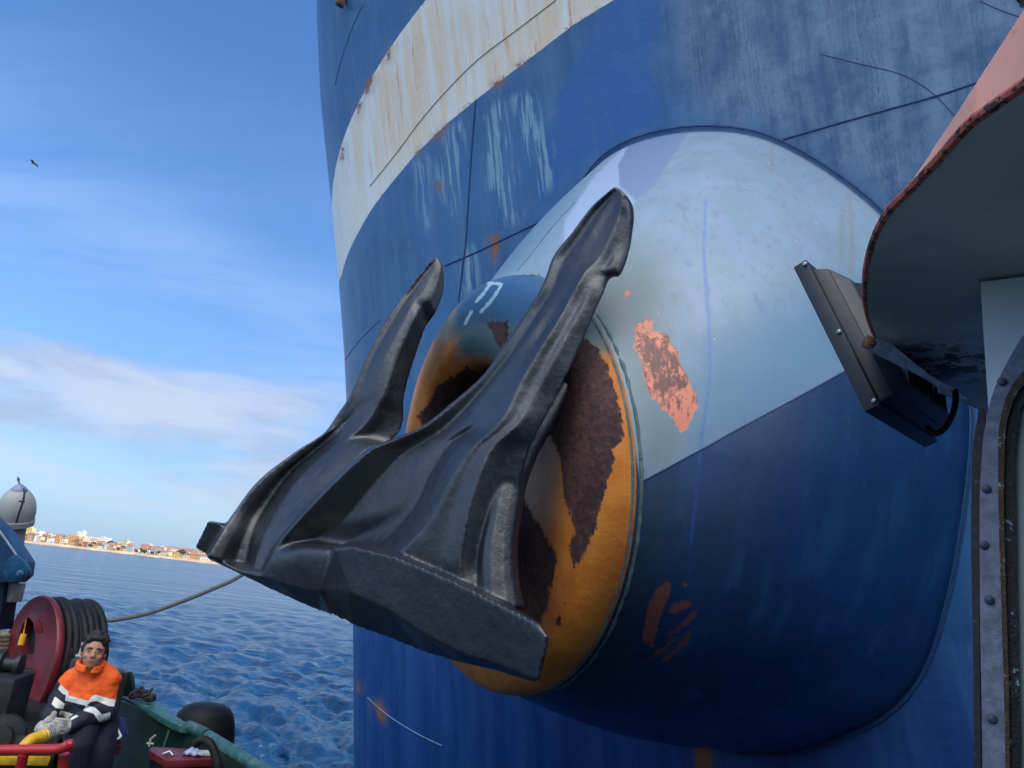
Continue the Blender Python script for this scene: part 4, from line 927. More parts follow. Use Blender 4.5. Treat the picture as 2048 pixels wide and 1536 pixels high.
for r_ in range(4):
    a_, b_ = r_ * n, ((r_ + 1) % 4) * n
    Fc += [(a_ + k, a_ + k + 1, b_ + k + 1, b_ + k) for k in range(n - 1)]
m.add(V, Fc); m.build('upstand', sal, tug, ang=50)

# ------------------------------------------------------------------ floodlight on the overhang
A_ = P(1586, 534, 2.92); B_ = P(1729, 824, 2.60)
dC = min(np.linspace(2.6, 3.9, 400), key=lambda q: abs((B_ - A_).dot(P(1850, 896, q) - B_))); C_ = P(1850, 896, dC); LL = B_ - A_; WW = C_ - B_
LL_ = LL / np.linalg.norm(LL); WW_ = WW - LL_ * WW.dot(LL_); WW_ /= np.linalg.norm(WW_); NN = np.cross(LL_, WW_); NN *= np.sign(NN[0])
lL, lW = np.linalg.norm(LL), np.linalg.norm(WW)
fl_ = empty('floodlight', (A_ + C_) / 2, 'black finned floodlight tilted on a white bracket below the salmon-edged overhang', 'floodlight')
blk = paint('lamp_black', (.011, .015, .024), .46, bumpS=.05, scale=20, var=.1)
def rect(u0, u1, w0, w1, n_): return [A_ + LL_ * u * lL + WW_ * w * lW + NN * n_ for u, w in ((u0, w0), (u1, w0), (u1, w1), (u0, w1))]
m = MB(); m.slab(rect(0, 1, 0, 1, 0), rect(0, 1, 0, 1, .055)); m.build('lens_frame', blk, fl_, bevel=.006)
m = MB(); m.slab(rect(.03, .97, .05, .95, -.004), rect(.03, .97, .05, .95, .01)); lg, t, S = newmat('lamp_glass'); S(base=(.10, .11, .12), rough=.06, spec=.8); m.build('lens', lg, fl_, smooth=False)
m = MB(); R0 = rect(.06, .975, .03, .97, .055); R1 = rect(.10, .96, .05, .95, .105); R2 = rect(.20, .93, .12, .88, .15)
m.slab(R0, R1); m.slab([p - NN * .001 for p in R1], R2); m.build('housing', blk, fl_, bevel=.008)
for i in range(9):
    w = .16 + i * .085; m = MB(); m.slab([A_ + LL_ * u * lL + WW_ * w * lW + NN * h_ for u, h_ in ((.20, .145), (.24, .175), (.80, .175), (.92, .145))], [A_ + LL_ * u * lL + WW_ * (w * lW + .012) + NN * h_ for u, h_ in ((.20, .145), (.24, .175), (.80, .175), (.92, .145))])
    m.build('fin', blk, fl_, smooth=False)
for u in (.03, .52, .97):
    m = MB(); m.lathe(A_ + LL_ * u * lL - WW_ * .004 + NN * .045, -WW_, [(0, .008), (.006, .008), (.008, .004)], 10); m.build('clip', steel, fl_)
def bar(pts, ds, th, nm, mt, par): 
    m = MB(); m.pslab(pts, ds, th, (.3, 1, .1)); return m.build(nm, mt, par, bevel=.002)
bar([(1721, 692), (1734, 669), (1784, 688), (1827, 724), (1856, 746), (1909, 780), (1936, 797), (1926, 796), (1880, 774), (1838, 751), (1790, 727)], [2.47, 2.47, 2.53, 2.62, 2.69, 2.87, 2.92, 2.92, 2.80, 2.69, 2.58], .008, 'bracket_arm', whm, fl_)
bar([(1838, 745), (1912, 778), (1936, 800), (1866, 784), (1848, 764)], [2.85, 2.93, 2.96, 2.9, 2.87], .008, 'bracket_arm', whm, fl_)
m = MB(); m.lathe(P(1737, 686, 2.47), (-.1, -1, 0), [(0, .022), (.012, .022), (.014, .014), (.022, .013), (.024, .004)], 8); m.build('bracket_bolt', paint('rusty_bolt', (.16, .07, .05), .9, wear=(.3, .16, .1), wamt=.5, scale=60), fl_)
m = MB(); m.tube([P(x, y, d_) for x, y, d_ in crom([(1911, 782, 2.85), (1911, 805, 2.80), (1904, 832, 2.76), (1890, 856, 2.74), (1873, 867, 2.74), (1864, 863, 2.76), (1856, 855, 2.8)], 6)], .011, 10); m.build('power_cable', blackm, fl_)
m = MB(); m.tube([P(1849, 852, 3.02), P(1862, 858, 3.0)], .02, 10); m.build('cable_gland', steel, fl_)

# ------------------------------------------------------------------ mooring line from the tug to the ship
m = MB(); rp = [(480, 1152, 7.2), (420, 1180, 7.15), (350, 1208, 7.1), (290, 1228, 7.1), (240, 1238, 7.1), (205, 1242, 7.1), (150, 1246, 7.1)]
pts = [P(*q) for q in crom([(640, 1030, 7.4), (560, 1095, 7.3)] + rp, 8)]
for i in range(3):
    pass
rope = empty('mooring_rope', pts[-1], 'thick grey twisted mooring rope rising from the hose reel past the anchor', 'rope')
rm = paint('rope_grey', (.22, .24, .24), .9, wear=(.10, .11, .11), wamt=.52, scale=40, bumpS=.8)
tot = len(pts)
dense = [np.array(p) for p in crom(pts, 6)]
for s_ in range(3):
    m = MB(); q = []
    for i, p in enumerate(dense):
        t_ = dense[min(i + 1, len(dense) - 1)] - dense[max(i - 1, 0)]; t_ /= np.linalg.norm(t_); a = np.cross(t_, [0, 0, 1.]); a /= np.linalg.norm(a); b = np.cross(t_, a)
        ph = i * .55 + s_ * 2.094; q.append(p + (math.cos(ph) * a + math.sin(ph) * b) * .010)
    m.tube(q, .0115, 6); m.build('strand', rm, rope)

# ------------------------------------------------------------------ hose reel
rc = P(57, 1318, 6.2); ra = np.array([.62, .785, 0]); RU = np.array([0, 0, 1.]); RS = np.cross(ra, RU)
reel = empty('hose_reel', rc - [0, 0, 1.4], 'red-flanged reel wound with thick black hose behind the man', 'hose reel')
m = MB(); R0_ = .50
# flange: a dished disc with an opening
no = 56; V = []; Fc = []
def fpt(a, r, h_): return rc + ra * h_ + r * (math.cos(a) * RS + math.sin(a) * RU)
def onplane(px, py):
    v = pdir(px, py); w = CP + v * ((rc - CP).dot(ra) / v.dot(ra)); return np.array([(w - rc).dot(RS), (w - rc).dot(RU)])
hp_ = np.array([onplane(x, y) for x, y in [(58, 1234), (46, 1246), (37, 1270), (35, 1292), (44, 1308), (68, 1308), (71, 1272), (66, 1244)]]); hc_ = hp_.mean(0)
def hole(a, k=1.0):
    d_ = np.array([math.cos(a), math.sin(a)]); best = .03
    for p_, q_ in zip(hp_, np.roll(hp_, -1, 0)):
        e_ = q_ - p_; M_ = np.array([[d_[0], -e_[0]], [d_[1], -e_[1]]]); dt_ = np.linalg.det(M_)
        if abs(dt_) < 1e-9: continue
        t_, u_ = np.linalg.solve(M_, p_ - hc_)
        if t_ > 0 and -1e-6 <= u_ <= 1 + 1e-6: best = t_
    return hc_ + d_ * best * k
for a in np.linspace(0, 2 * math.pi, no, endpoint=False):
    ho = hole(a); oc = np.array([math.cos(a), math.sin(a)])
    for u_, h_ in ((1.0, .03), (1.02, .0), (1.0, -.02), (.93, -.012)):
        V.append(rc + ra * h_ + R0_ * u_ * (oc[0] * RS + oc[1] * RU))
    mid = oc * R0_ * .93 * .35 + ho * 1.0 * .65
    V.append(rc + ra * .012 + mid[0] * RS + mid[1] * RU)
    for h_ in (0, .09): V.append(rc + ra * h_ + ho[0] * RS + ho[1] * RU)
    V.append(rc + ra * .05 + R0_ * .97 * (oc[0] * RS + oc[1] * RU))
k_ = 8
for i in range(no):
    for j in range(k_): Fc.append((i * k_ + j, i * k_ + (j + 1) % k_, ((i + 1) % no) * k_ + (j + 1) % k_, ((i + 1) % no) * k_ + j))
m.add(V, Fc); m.build('flange', redd, reel, ang=50)
m = MB(); m.lathe(rc + ra * .41, ra, [(0, .15), (.01, R0_ * .84), (.025, R0_ * .84), (.03, .15)], 40, True)
m.build('far_flange', darkm, reel)
m = MB(); m.lathe(rc + ra * .08, ra, [(0, .02), (.0, .36), (.33, .36), (.33, .02)], 32); m.build('drum', darkm, reel)
for i in range(7):
    m = MB(); rr_ = .465 + .010 * math.sin(i * 2.1); h0 = .085 + i * .047
    m.tube([rc + ra * (h0 + .012 * math.sin(a * 2 + i) + .02 * a / 6.28) + (rr_ * (1 - .015 * math.sin(a * 3 + i))) * (math.cos(a) * RS + math.sin(a) * RU) for a in np.linspace(-.4, 2 * math.pi + .3, 90)], .030, 12); m.build('hose_turn', blackm, reel)
m = MB(); m.tube([P(52, 1240, 6.1), P(47, 1268, 6.08)], .004, 6); m.tube([P(48, 1268, 6.08), P(41, 1290, 6.05)], .024, 10); m.build('yellow_tag', yelm, reel)
m = MB(); m.box(rc + ra * .2 + [0, 0, -.95], .3, .7, .9, math.atan2(ra[1], ra[0])); m.build('stand', darkm, reel, bevel=.02)
m = MB(); m.pslab([(68, 1240), (76, 1238), (83, 1262), (84, 1266), (72, 1266), (70, 1258)], 6.02, .03); m.build('lug', redd, reel, bevel=.004)

# small bright valve standing by the reel
vv_ = P(163, 1300, 5.9); e = empty('pipe_valve', vv_ - [0, 0, .2], 'small bright metal valve on a dark fitting beside the hose reel', 'valve')
m = MB(); m.lathe(vv_ - [0, 0, .05], (.15, 0, 1), [(0, .034), (.012, .034), (.014, .020), (.085, .020), (.09, .026), (.105, .026), (.108, .01)], 16); m.build('stem', paint('chrome_white', (.75, .76, .78), .2, metal=.5), e)
m = MB(); m.lathe(vv_ - [0, 0, .28], (0, 0, 1), [(0, .09), (.08, .09), (.10, .06), (.2, .055), (.225, .03)], 16); m.build('fitting', paint('brown_fitting', (.05, .03, .025), .6, wear=(.12, .06, .04), wamt=.6), e)

# ------------------------------------------------------------------ winch block at the far left, beneath the crane arm
e = empty('deck_winch', P(20, 1480, 5.6), 'dark greasy winch machinery below the red reel flange at the left edge', 'winch')
m = MB(); m.box(P(-2, 1430, 5.3), .22, .4, .55, .2); m.box(P(36, 1500, 5.3), .7, .5, .30, .1); m.build('casing', darkm, e, bevel=.03)
m = MB(); m.lathe(P(-30, 1325, 5.4), (1, .2, 0), [(0, .09), (.12, .09), (.13, .05), (.2, .05), (.21, .08), (.24, .08), (.25, .03)], 20); m.build('drive', darkm, e)
m = MB(); m.lathe(P(10, 1470, 5.15), (.2, -1, 0), [(0, .14), (.05, .14), (.06, .08), (.10, .08), (.11, .02)], 20); m.build('hub', darkm, e)
m = MB(); m.box(P(85, 1455, 5.75), .75, .5, .32, .3); m.box(P(120, 1400, 6.3), .9, .3, .5, .6); m.build('base_frame', darkm, e, bevel=.02)
# coil of pale rope behind it
e = empty('rope_coil', P(5, 1290, 6.5), 'pale weathered rope coil half hidden behind the red reel flange', 'rope')
m = MB()
for i in range(6):
    cc = P(-14, 1268 + i * 8, 6.5); m.tube([cc + [.14 * math.cos(a), .14 * math.sin(a), 0] for a in np.linspace(0, 6.3, 30)], .02, 8)
m.build('coil', paint('pale_rope', (.40, .34, .26), .9, wear=(.2, .18, .15), wamt=.55, scale=30, bumpS=.8), e)

# ------------------------------------------------------------------ grey domed ventilator, crane arm end
vb = P(21, 1120, 6.6)
sc_v = 6.6 / 1500
vg = paint('vent_grey', (.36, .38, .37), .5, wear=(.28, .29, .30), wamt=.6, scale=4, bumpS=.08, var=.08)
e = empty('ventilator', vb - [0, 0, .3], 'grey domed deck ventilator with a bird-shaped finial against the sky', 'ventilator')
axv = P(40, 965, 6.55) - vb; hv = np.linalg.norm(axv); axv /= hv
k = sc_v
m = MB(); m.lathe(vb - axv * .5, axv, [(0, 17 * k), (.5 + 80 * k, 21 * k)], 28); m.build('pipe', vg, e)
z0 = (1120 - 1046) * k
m = MB(); m.lathe(vb + axv * z0, axv, [(0, 20 * k), (0.0, 33 * k), (10 * k, 34 * k), (11 * k, 32 * k), (25 * k, 34 * k), (38 * k, 33 * k), (50 * k, 30 * k), (58 * k, 26 * k), (64 * k, 22 * k), (70 * k, 16 * k)], 36); m.build('dome', vg, e)
m = MB(); m.lathe(vb + axv * (z0 + 70 * k), axv, [(0, 15 * k), (2 * k, 14.5 * k), (7 * k, 10 * k), (12 * k, 3 * k)], 24); m.build('cap', paint('cap_blue_grey', (.20, .23, .36), .4), e)
m = MB(); t0 = vb + axv * (z0 + 80 * k); m.tube([t0, t0 + axv * 6 * k + [-2 * k, 0, 0], t0 + axv * 11 * k + [-4 * k, 0, 0], t0 + axv * 17 * k + [-6 * k, 0, 0]], [2 * k, 1.5 * k, 3 * k, .6 * k], 8); m.build('finial', paint('finial_grey', (.16, .18, .26), .5), e)
m = MB(); h0 = P(50, 985, 6.40); m.tube([P(47, 978, 6.42), P(49, 985, 6.40), P(47, 1000, 6.38), P(43, 1012, 6.38), P(32, 1046, 6.38)], .008, 8); m.tube([P(54, 980, 6.42), P(49, 986, 6.40)], .008, 8); m.box(P(44, 1003, 6.38), .04, .02, .015); m.build('pull_rod', darkm, e)
e = empty('crane_arm', P(30, 1140, 6.0), 'dark blue steel crane arm end with a pivot bolt in front of the grey ventilator', 'crane arm')
cb = paint('crane_blue', (.018, .07, .16), .4, wear=(.06, .13, .22), wamt=.62, scale=10)
m = MB(); m.pslab([(-60, 1000), (0, 1062), (40, 1122), (36, 1150), (20, 1164), (-60, 1168)], 6.0, .22); m.build('boom', cb, e, bevel=.01)
m = MB(); m.pslab([(28, 1108), (46, 1124), (56, 1140), (54, 1152), (42, 1162), (18, 1166), (4, 1150), (10, 1122)], 5.92, .06); m.build('cheek_plate', paint('crane_teal', (.010, .075, .16), .35, wear=(.03, .14, .24), wamt=.58, scale=14), e, bevel=.012)
m = MB(); m.lathe(P(42, 1148, 5.92), (0, -1, 0), [(0, .03), (.02, .03), (.024, .018), (.04, .016), (.042, .004)], 12); m.build('pivot_bolt', cb, e)
m = MB(); m.pslab([(20, 1166), (32, 1166), (22, 1205), (3, 1203), (8, 1166)], 6.15, .15); m.build('grey_box', vg, e, bevel=.008)
m = MB(); m.pslab([(-40, 1160), (10, 1160), (4, 1210), (-4, 1260), (-40, 1260)], 6.1, .2); m.build('lower_link', paint('link_navy', (.01, .02, .05), .5), e, bevel=.01)
m = MB(); m.tube([P(-6, 1055, 5.97), P(40, 1120, 5.97)], .008, 6); m.build('edge_strip', paint('edge_pale', (.32, .38, .45), .4), e)

# ------------------------------------------------------------------ bollard, chain, fender, table and small things by the bulwark
bl = PZ(252, 1392, RAIL); e = empty('bollard_post', bl, 'dark green round-topped post standing on the bulwark corner', 'post')
m = MB(); m.pslab([(241, 1392), (240, 1364), (244, 1350), (250, 1344), (257, 1344), (261, 1354), (263, 1374), (263, 1394)], proj([bl])[2][0] - .05, .09); m.build('post', green, e, bevel=.015)
e = empty('shackle_chain', PZ(285, 1390, RAIL), 'rusty black shackles and chain heaped on the bulwark rail', 'chain')
for i in range(11):
    c0 = PZ(266 + i * 3.6, 1388 - 2 + 4 * math.sin(i * 2.2) + (i > 6) * (i - 6) * 2, RAIL + .035 + .03 * abs(math.sin(i * 1.7))); an = i * 1.1; u = np.array([math.cos(an), math.sin(an), .2 * math.sin(i)]); w = np.array([0, 0, 1.]) if i % 2 else np.array([-math.sin(an), math.cos(an), .3])
    m = MB(); m.tube([c0 + u * .050 * math.cos(a) + w * .028 * math.sin(a) for a in np.linspace(0, 6.283, 18)], .012, 8, False); m.build('link', paint('chain_rust', (.035, .022, .024), .7, wear=(.12, .06, .05), wamt=.58, scale=30), e)
m = MB(); c0 = PZ(297, 1385, RAIL + .07); m.tube([c0 + [0, 0, -.05], c0 + [.0, 0, .0], c0 + [.03, 0, .05]], [.02, .022, .012], 10); m.build('shackle_pin', steel, e)
fd = P(400, 1490, 7.0); rr_ = 63 * 7.0 / 1500
e = empty('rubber_fender', fd - [0, 0, .8], 'big rounded black rubber fender hanging outside the green bulwark', 'fender')
top_ = P(398, 1408, 7.0)[2]; fb_ = np.array([fd[0], fd[1], 0])
prof = [(top_ - 1.5, rr_ * 1.06), (top_ - .6, rr_ * 1.08), (top_ - .34, rr_ * 1.03), (top_ - .20, rr_ * .96), (top_ - .10, rr_ * .86), (top_ - .04, rr_ * .70), (top_ - .012, rr_ * .50), (top_, rr_ * .2), (top_, .001)]
m = MB(); m.lathe(fb_, (0, 0, 1), prof, 48); m.build('body', blackm, e, ang=60)
m = MB(); m.tube([fb_ + [-.30, -.02, top_ - .22], fb_ + [-.42, -.06, top_ - .26]], .03, 8); m.build('lashing', darkm, e)
zt = 3.62
tb = [PZ(x, y, zt) for x, y in [(297, 1500), (303, 1493), (373, 1497), (420, 1504), (428, 1518), (332, 1521), (322, 1514)]]
e = empty('deck_locker', np.mean(tb, 0) - [0, 0, .89], 'dark red flat-topped deck locker below the green bulwark', 'locker')
m = MB(); m.slab(tb, [p - [0, 0, .05] for p in tb]); m.build('lid', redd, e, bevel=.008)
cn_ = np.mean(tb, 0); m = MB(); q = [cn_ + (p - cn_) * .86 - [0, 0, .052] for p in tb]; m.slab(q, [p - [0, 0, .84] for p in q]); m.build('box', darkm, e, smooth=False)
m = MB(); pc = PZ(390, 1502, zt + .03); V = []
rgc = random.Random(4)
for i in range(9):
    for j in range(7):
        V.append(pc + [(i - 4) * .018, (j - 3) * .018, .022 * rgc.random() + .03 * math.exp(-((i - 3) ** 2 + (j - 3) ** 2) / 5) - .022])
nV = len(V); m.add(V + [v - np.array([0, 0, .008]) for v in V], [(i * 7 + j, i * 7 + j + 1, (i + 1) * 7 + j + 1, (i + 1) * 7 + j) for i in range(8) for j in range(6)] + [(nV + i * 7 + j, nV + (i + 1) * 7 + j, nV + (i + 1) * 7 + j + 1, nV + i * 7 + j + 1) for i in range(8) for j in range(6)])
tag(m.build('rag', paint('rag_blue', (.42, .50, .72), .9)), 'crumpled pale blue rag on the red locker lid', 'rag')
m = MB(); pc = PZ(402, 1506, zt + .015); m.box(pc, .14, .10, .02, .5); tag(m.build('notebook', paint('paper_white', (.62, .62, .60), .7), bevel=.003), 'pale flat pad lying beside the blue rag on the locker', 'notepad')
m = MB(); pc = PZ(326, 1508, zt + .01); m.tube([pc, pc + [.04, .01, .02], pc + [.08, -.01, 0]], .009, 6); m.tube([pc + [.03, -.03, 0], pc + [.06, .03, .01]], .007, 6); tag(m.build('hand_tool', steel), 'small dull metal tool lying on the red locker', 'tool')
m = MB(); pc = PZ(298, 1493, zt + .03); m.tube([pc, pc + [.0, 0, .05], pc + [.03, 0, .08]], .008, 6); m.tube([pc + [-.02, 0, .02], pc + [.03, 0, .02]], .008, 6); tag(m.build('cleat', paint('pale_metal', (.4, .45, .35), .5)), 'little pale cleat at the far corner of the red locker', 'cleat')
hp = crom([(390, 1488, 5.0), (398, 1482, 5.0), (408, 1480, 5.0), (418, 1485, 4.98), (426, 1497, 4.96), (432, 1515, 4.94), (436, 1536, 4.92), (436, 1570, 4.92)], 6)
m = MB(); m.tube([P(*q) for q in hp], .028, 12); tag(m.build('rubber_hose', blackm), 'bent black hose arching over the right end of the red locker', 'hose')
# blue canvas bag with a white rim beside the man
e = empty('tool_bag', P(225, 1500, 5.5), 'dark blue bag with a white rim on a brown canvas roll, right of the man', 'bag')
m = MB(); m.pslab([(215, 1440), (227, 1441), (241, 1474), (228, 1479), (211, 1470)], [5.5, 5.5, 5.45, 5.45, 5.5], .16); m.build('bag_body', paint('bag_navy', (.01, .025, .10), .6), e, bevel=.012)
m = MB(); m.tube([P(226, 1440, 5.44), P(229, 1444, 5.44), P(242, 1474, 5.40)], .009, 8); m.tube([P(*q) for q in crom([(242, 1473, 5.4), (232, 1479, 5.38), (220, 1478, 5.4), (210, 1468, 5.42)], 5)], .008, 8); m.build('rim', paint('rim_white', (.62, .64, .68), .5), e)
m = MB(); m.tube([P(218, 1482, 5.42), P(212, 1505, 5.42), P(206, 1550, 5.42), P(205, 1600, 5.42)], [.055, .05, .055, .06], 12); m.build('canvas_roll', paint('canvas_brown', (.11, .085, .06), .9, bumpS=.6), e)
m = MB(); m.tube([P(230, 1487, 5.5), P(226, 1503, 5.5)], .05, 10); m.build('red_fold', paint('dull_red', (.12, .02, .03), .8), e)

# ------------------------------------------------------------------ red handrail, yellow beam, yellow hose with coupling
e = empty('red_handrail', P(60, 1560, 4.2), 'glossy red pipe handrail across the bottom left corner', 'handrail')
m = MB(); m.tube([P(x, y, 4.2) for x, y in crom([(-60, 1502), (0, 1500), (70, 1499), (115, 1498), (130, 1494), (140, 1490)], 5)], .027, 16); m.build('top_rail', redm, e)
m = MB(); m.lathe(P(141, 1489, 4.21), (.9, .3, .3), [(-.03, .026), (0, .030), (.012, .026), (.016, .012), (.017, .001)], 16); m.build('end_cap', redm, e)
for x0, x1, d_ in ((47, 34, 4.19), (128, 122, 4.24)):
    m = MB(); m.tube([P(x0, 1508, d_), P((x0 + x1) / 2, 1540, d_), P(x1 - 8, 1640, d_)], .027, 16); m.build('post', redm, e)
m = MB(); m.slab([P(x, y, 4.9) for x, y in ((-60, 1512), (103, 1512), (96, 1532), (-60, 1530))], [P(x, y, 5.1) for x, y in ((-60, 1512), (103, 1512), (96, 1532), (-60, 1530))]); tag(m.build('yellow_beam', yelm, bevel=.01), 'dull yellow beam running behind the red handrail', 'beam')
e = empty('yellow_hose', P(70, 1480, 4.75), 'bright yellow hose with a grey ribbed coupling lying over the red rail', 'hose')
m = MB(); m.tube([P(*q) for q in crom([(36, 1508, 4.6), (52, 1488, 4.65), (66, 1478, 4.7), (82, 1474, 4.75), (94, 1470, 4.78)], 5)], list(np.linspace(.030, .042, 21)), 16); m.build('sleeve', yelm, e)
m = MB(); A_, B_ = P(90, 1472, 4.77), P(118, 1461, 4.83); ax_ = B_ - A_; L_ = np.linalg.norm(ax_)
pf = [(0, .043)]
for i in range(4): pf += [(L_ * (.25 + i * .13), .036), (L_ * (.27 + i * .13), .040), (L_ * (.33 + i * .13), .040), (L_ * (.35 + i * .13), .033)]
pf += [(L_, .030)]
m.lathe(A_, ax_, pf, 20); m.build('coupling', paint('coupling_grey', (.28, .28, .28), .5, wear=(.1, .1, .1), wamt=.55, scale=50), e)

# ------------------------------------------------------------------ the man
def organic(tubes, voxel, it=4, boxes=()):
    m = MB()
    for pts, r in tubes:
        pts = [np.array(p, float) for p in pts]; rs_ = r if hasattr(r, '__len__') else [r] * len(pts)
        if len(pts) > 2: A4 = crom(np.array([[*p, q] for p, q in zip(pts, rs_)]), 4); pts = [a[:3] for a in A4]; rs_ = list(A4[:, 3])
        t0 = pts[1] - pts[0]; t0 /= np.linalg.norm(t0); t1 = pts[-1] - pts[-2]; t1 /= np.linalg.norm(t1)
        pre = [(pts[0] - t0 * rs_[0] * s_, rs_[0] * math.sqrt(max(0, 1 - s_ * s_)) + .0005) for s_ in (.98, .8, .5)]; post = [(pts[-1] + t1 * rs_[-1] * s_, rs_[-1] * math.sqrt(max(0, 1 - s_ * s_)) + .0005) for s_ in (.5, .8, .98)]
        m.tube([p for p, _ in pre] + pts + [p for p, _ in post], [q for _, q in pre] + list(rs_) + [q for _, q in post], 14)
    for V, Fc in boxes: m.add(V, Fc)
    return evaluated(m.me('o'), [('REMESH', dict(mode='VOXEL', voxel_size=voxel)), ('SMOOTH', dict(factor=.5, iterations=it))])
man = empty('person', PZ(185, 1560, DK), 'person in an orange and navy jacket with reflective bands and pale gloves', 'person')
def Q(x, y, d): return P(x, y, d)
def ell(c, ax, rad, nu=20, nv=14):
    V = []; Fc = []
    for j in range(nv + 1):
        ph = math.pi * j / nv
        for i in range(nu):
            th = 2 * math.pi * i / nu; V.append(c + ax[0] * rad[0] * math.sin(ph) * math.cos(th) + ax[1] * rad[1] * math.sin(ph) * math.sin(th) + ax[2] * rad[2] * math.cos(ph))
    for j in range(nv):
        for i in range(nu): Fc.append((j * nu + i, j * nu + (i + 1) % nu, (j + 1) * nu + (i + 1) % nu, (j + 1) * nu + i))
    return V, Fc
hc = Q(188, 1303, 5.38)
fw_ = CP - hc; fw_[2] *= .5; fw_ = fw_ / np.linalg.norm(fw_); hu = np.array([.05, 0, 1.]); hu -= fw_ * hu.dot(fw_); hu /= np.linalg.norm(hu); hr = np.cross(fw_, hu) * -1   # hr: the viewer's right
if hr.dot(XC @ RW if False else np.array([1, 0, 0])) < 0: hr = -hr
def H(x, y, z): return hc + hr * x + fw_ * y + hu * z
ax3 = (hr, fw_, hu)
boxes = [ell(H(0, -.012, .018), ax3, (.074, .092, .098)), ell(H(0, .012, -.045), ax3, (.058, .066, .068)), ell(H(0, .038, -.088), ax3, (.030, .030, .022)),
         ell(H(0, .074, -.012), ax3, (.011, .018, .028)), ell(H(0, .084, -.026), ax3, (.016, .016, .012)), ell(H(-.010, .08, -.03), ax3, (.008, .008, .007)), ell(H(.010, .08, -.03), ax3, (.008, .008, .007)),
         ell(H(-.03, .062, .024), ax3, (.026, .014, .009)), ell(H(.03, .062, .024), ax3, (.026, .014, .009)), ell(H(-.040, .048, -.03), ax3, (.022, .02, .018)), ell(H(.040, .048, -.03), ax3, (.022, .02, .018)),
         ell(H(0, .068, -.056), ax3, (.022, .012, .006)), ell(H(0, .068, -.066), ax3, (.018, .012, .006)), ell(H(-.076, -.008, -.012), ax3, (.010, .018, .030)), ell(H(.076, -.008, -.012), ax3, (.010, .018, .030))]
sh_l, el_l, wr_l = Q(150, 1356, 5.42), Q(117, 1404, 5.32), Q(97, 1436, 5.18)
sh_r, el_r, fo_r, wr_r = Q(218, 1358, 5.45), Q(212, 1424, 5.36), Q(182, 1434, 5.18), Q(148, 1450, 5.06)
pel = Q(182, 1462, 5.40)
tubes = [([H(0, -.02, -.07), Q(188, 1342, 5.42)], [.052, .058]), ([Q(188, 1352, 5.44), Q(184, 1385, 5.43), Q(182, 1430, 5.42), pel], [.10, .13, .12, .13]), ([sh_l, el_l, wr_l], [.055, .042, .03]), ([sh_r, el_r, fo_r, wr_r], [.055, .045, .038, .03]),
         ([sh_l, Q(186, 1352, 5.44), sh_r], [.06, .08, .06]),
         ([pel + [-.06, 0, 0], Q(160, 1470, 5.12), Q(150, 1560, 5.1), Q(148, 1640, 5.14)], [.085, .075, .055, .045]), ([pel + [.06, 0, 0], Q(200, 1500, 5.30), Q(196, 1570, 5.28), Q(192, 1660, 5.3)], [.09, .08, .06, .05])]
skin, t, S = newmat('skin'); o = t.pos(); S(base=t.mix(t.noise(o, 40, 4, .6), (.40, .19, .12), (.52, .27, .18)), rough=.5)
body_me = organic(tubes, .007, 3, boxes)
obj('body', body_me, skin, man)
hair, t, S = newmat('hair_dark'); o = t.pos(); S(base=t.mix(t.noise(t.scl(o, (60, 60, 25)), 1, 4, .6), (.006, .005, .005), (.022, .018, .016)), rough=.55, normal=t.bump(t.noise(t.scl(o, (90, 90, 40)), 1, 4, .6), .8, .01))
rg = random.Random(2); hb = [ell(H(0, -.028, .042), ax3, (.084, .092, .088)), ell(H(-.070, -.02, .022), ax3, (.020, .045, .050)), ell(H(.070, -.02, .022), ax3, (.020, .045, .050)), ell(H(.0, .048, .092), ax3, (.060, .028, .026)), ell(H(-.045, .038, .078), ax3, (.03, .028, .026)), ell(H(.048, .036, .070), ax3, (.028, .028, .030))]
for _ in range(46):
    a = rg.uniform(0, 6.28); b = rg.uniform(.25, 1.25); hb.append(ell(H(.078 * math.cos(a) * math.sin(b), -.03 + .075 * math.sin(a) * math.sin(b), .052 + .08 * math.cos(b)), ax3, (rg.uniform(.010, .026), rg.uniform(.012, .03), rg.uniform(.010, .022)), 10, 6))
m = MB()
for V, Fc in hb: m.add(V, Fc)
obj('hair', evaluated(m.me('h'), [('REMESH', dict(mode='VOXEL', voxel_size=.0055)), ('SMOOTH', dict(factor=.4, iterations=1))]), hair, man)
for s_ in (-1, 1):
    m = MB(); m.add(*ell(H(s_ * .030, .066, .006), ax3, (.012, .007, .0038), 12, 8)); m.build('eye', paint('eye_dark', (.03, .02, .018), .2), man)
    m = MB(); m.tube([H(s_ * .012, .076, .022), H(s_ * .030, .077, .027), H(s_ * .048, .066, .022)], [.004, .005, .003], 8); m.build('eyebrow', hair, man)
m = MB(); m.tube([H(-.020, .077, -.060), H(0, .081, -.0605), H(.020, .077, -.060)], .0022, 6); m.build('mouth', paint('lip_dark', (.22, .08, .07), .5), man)
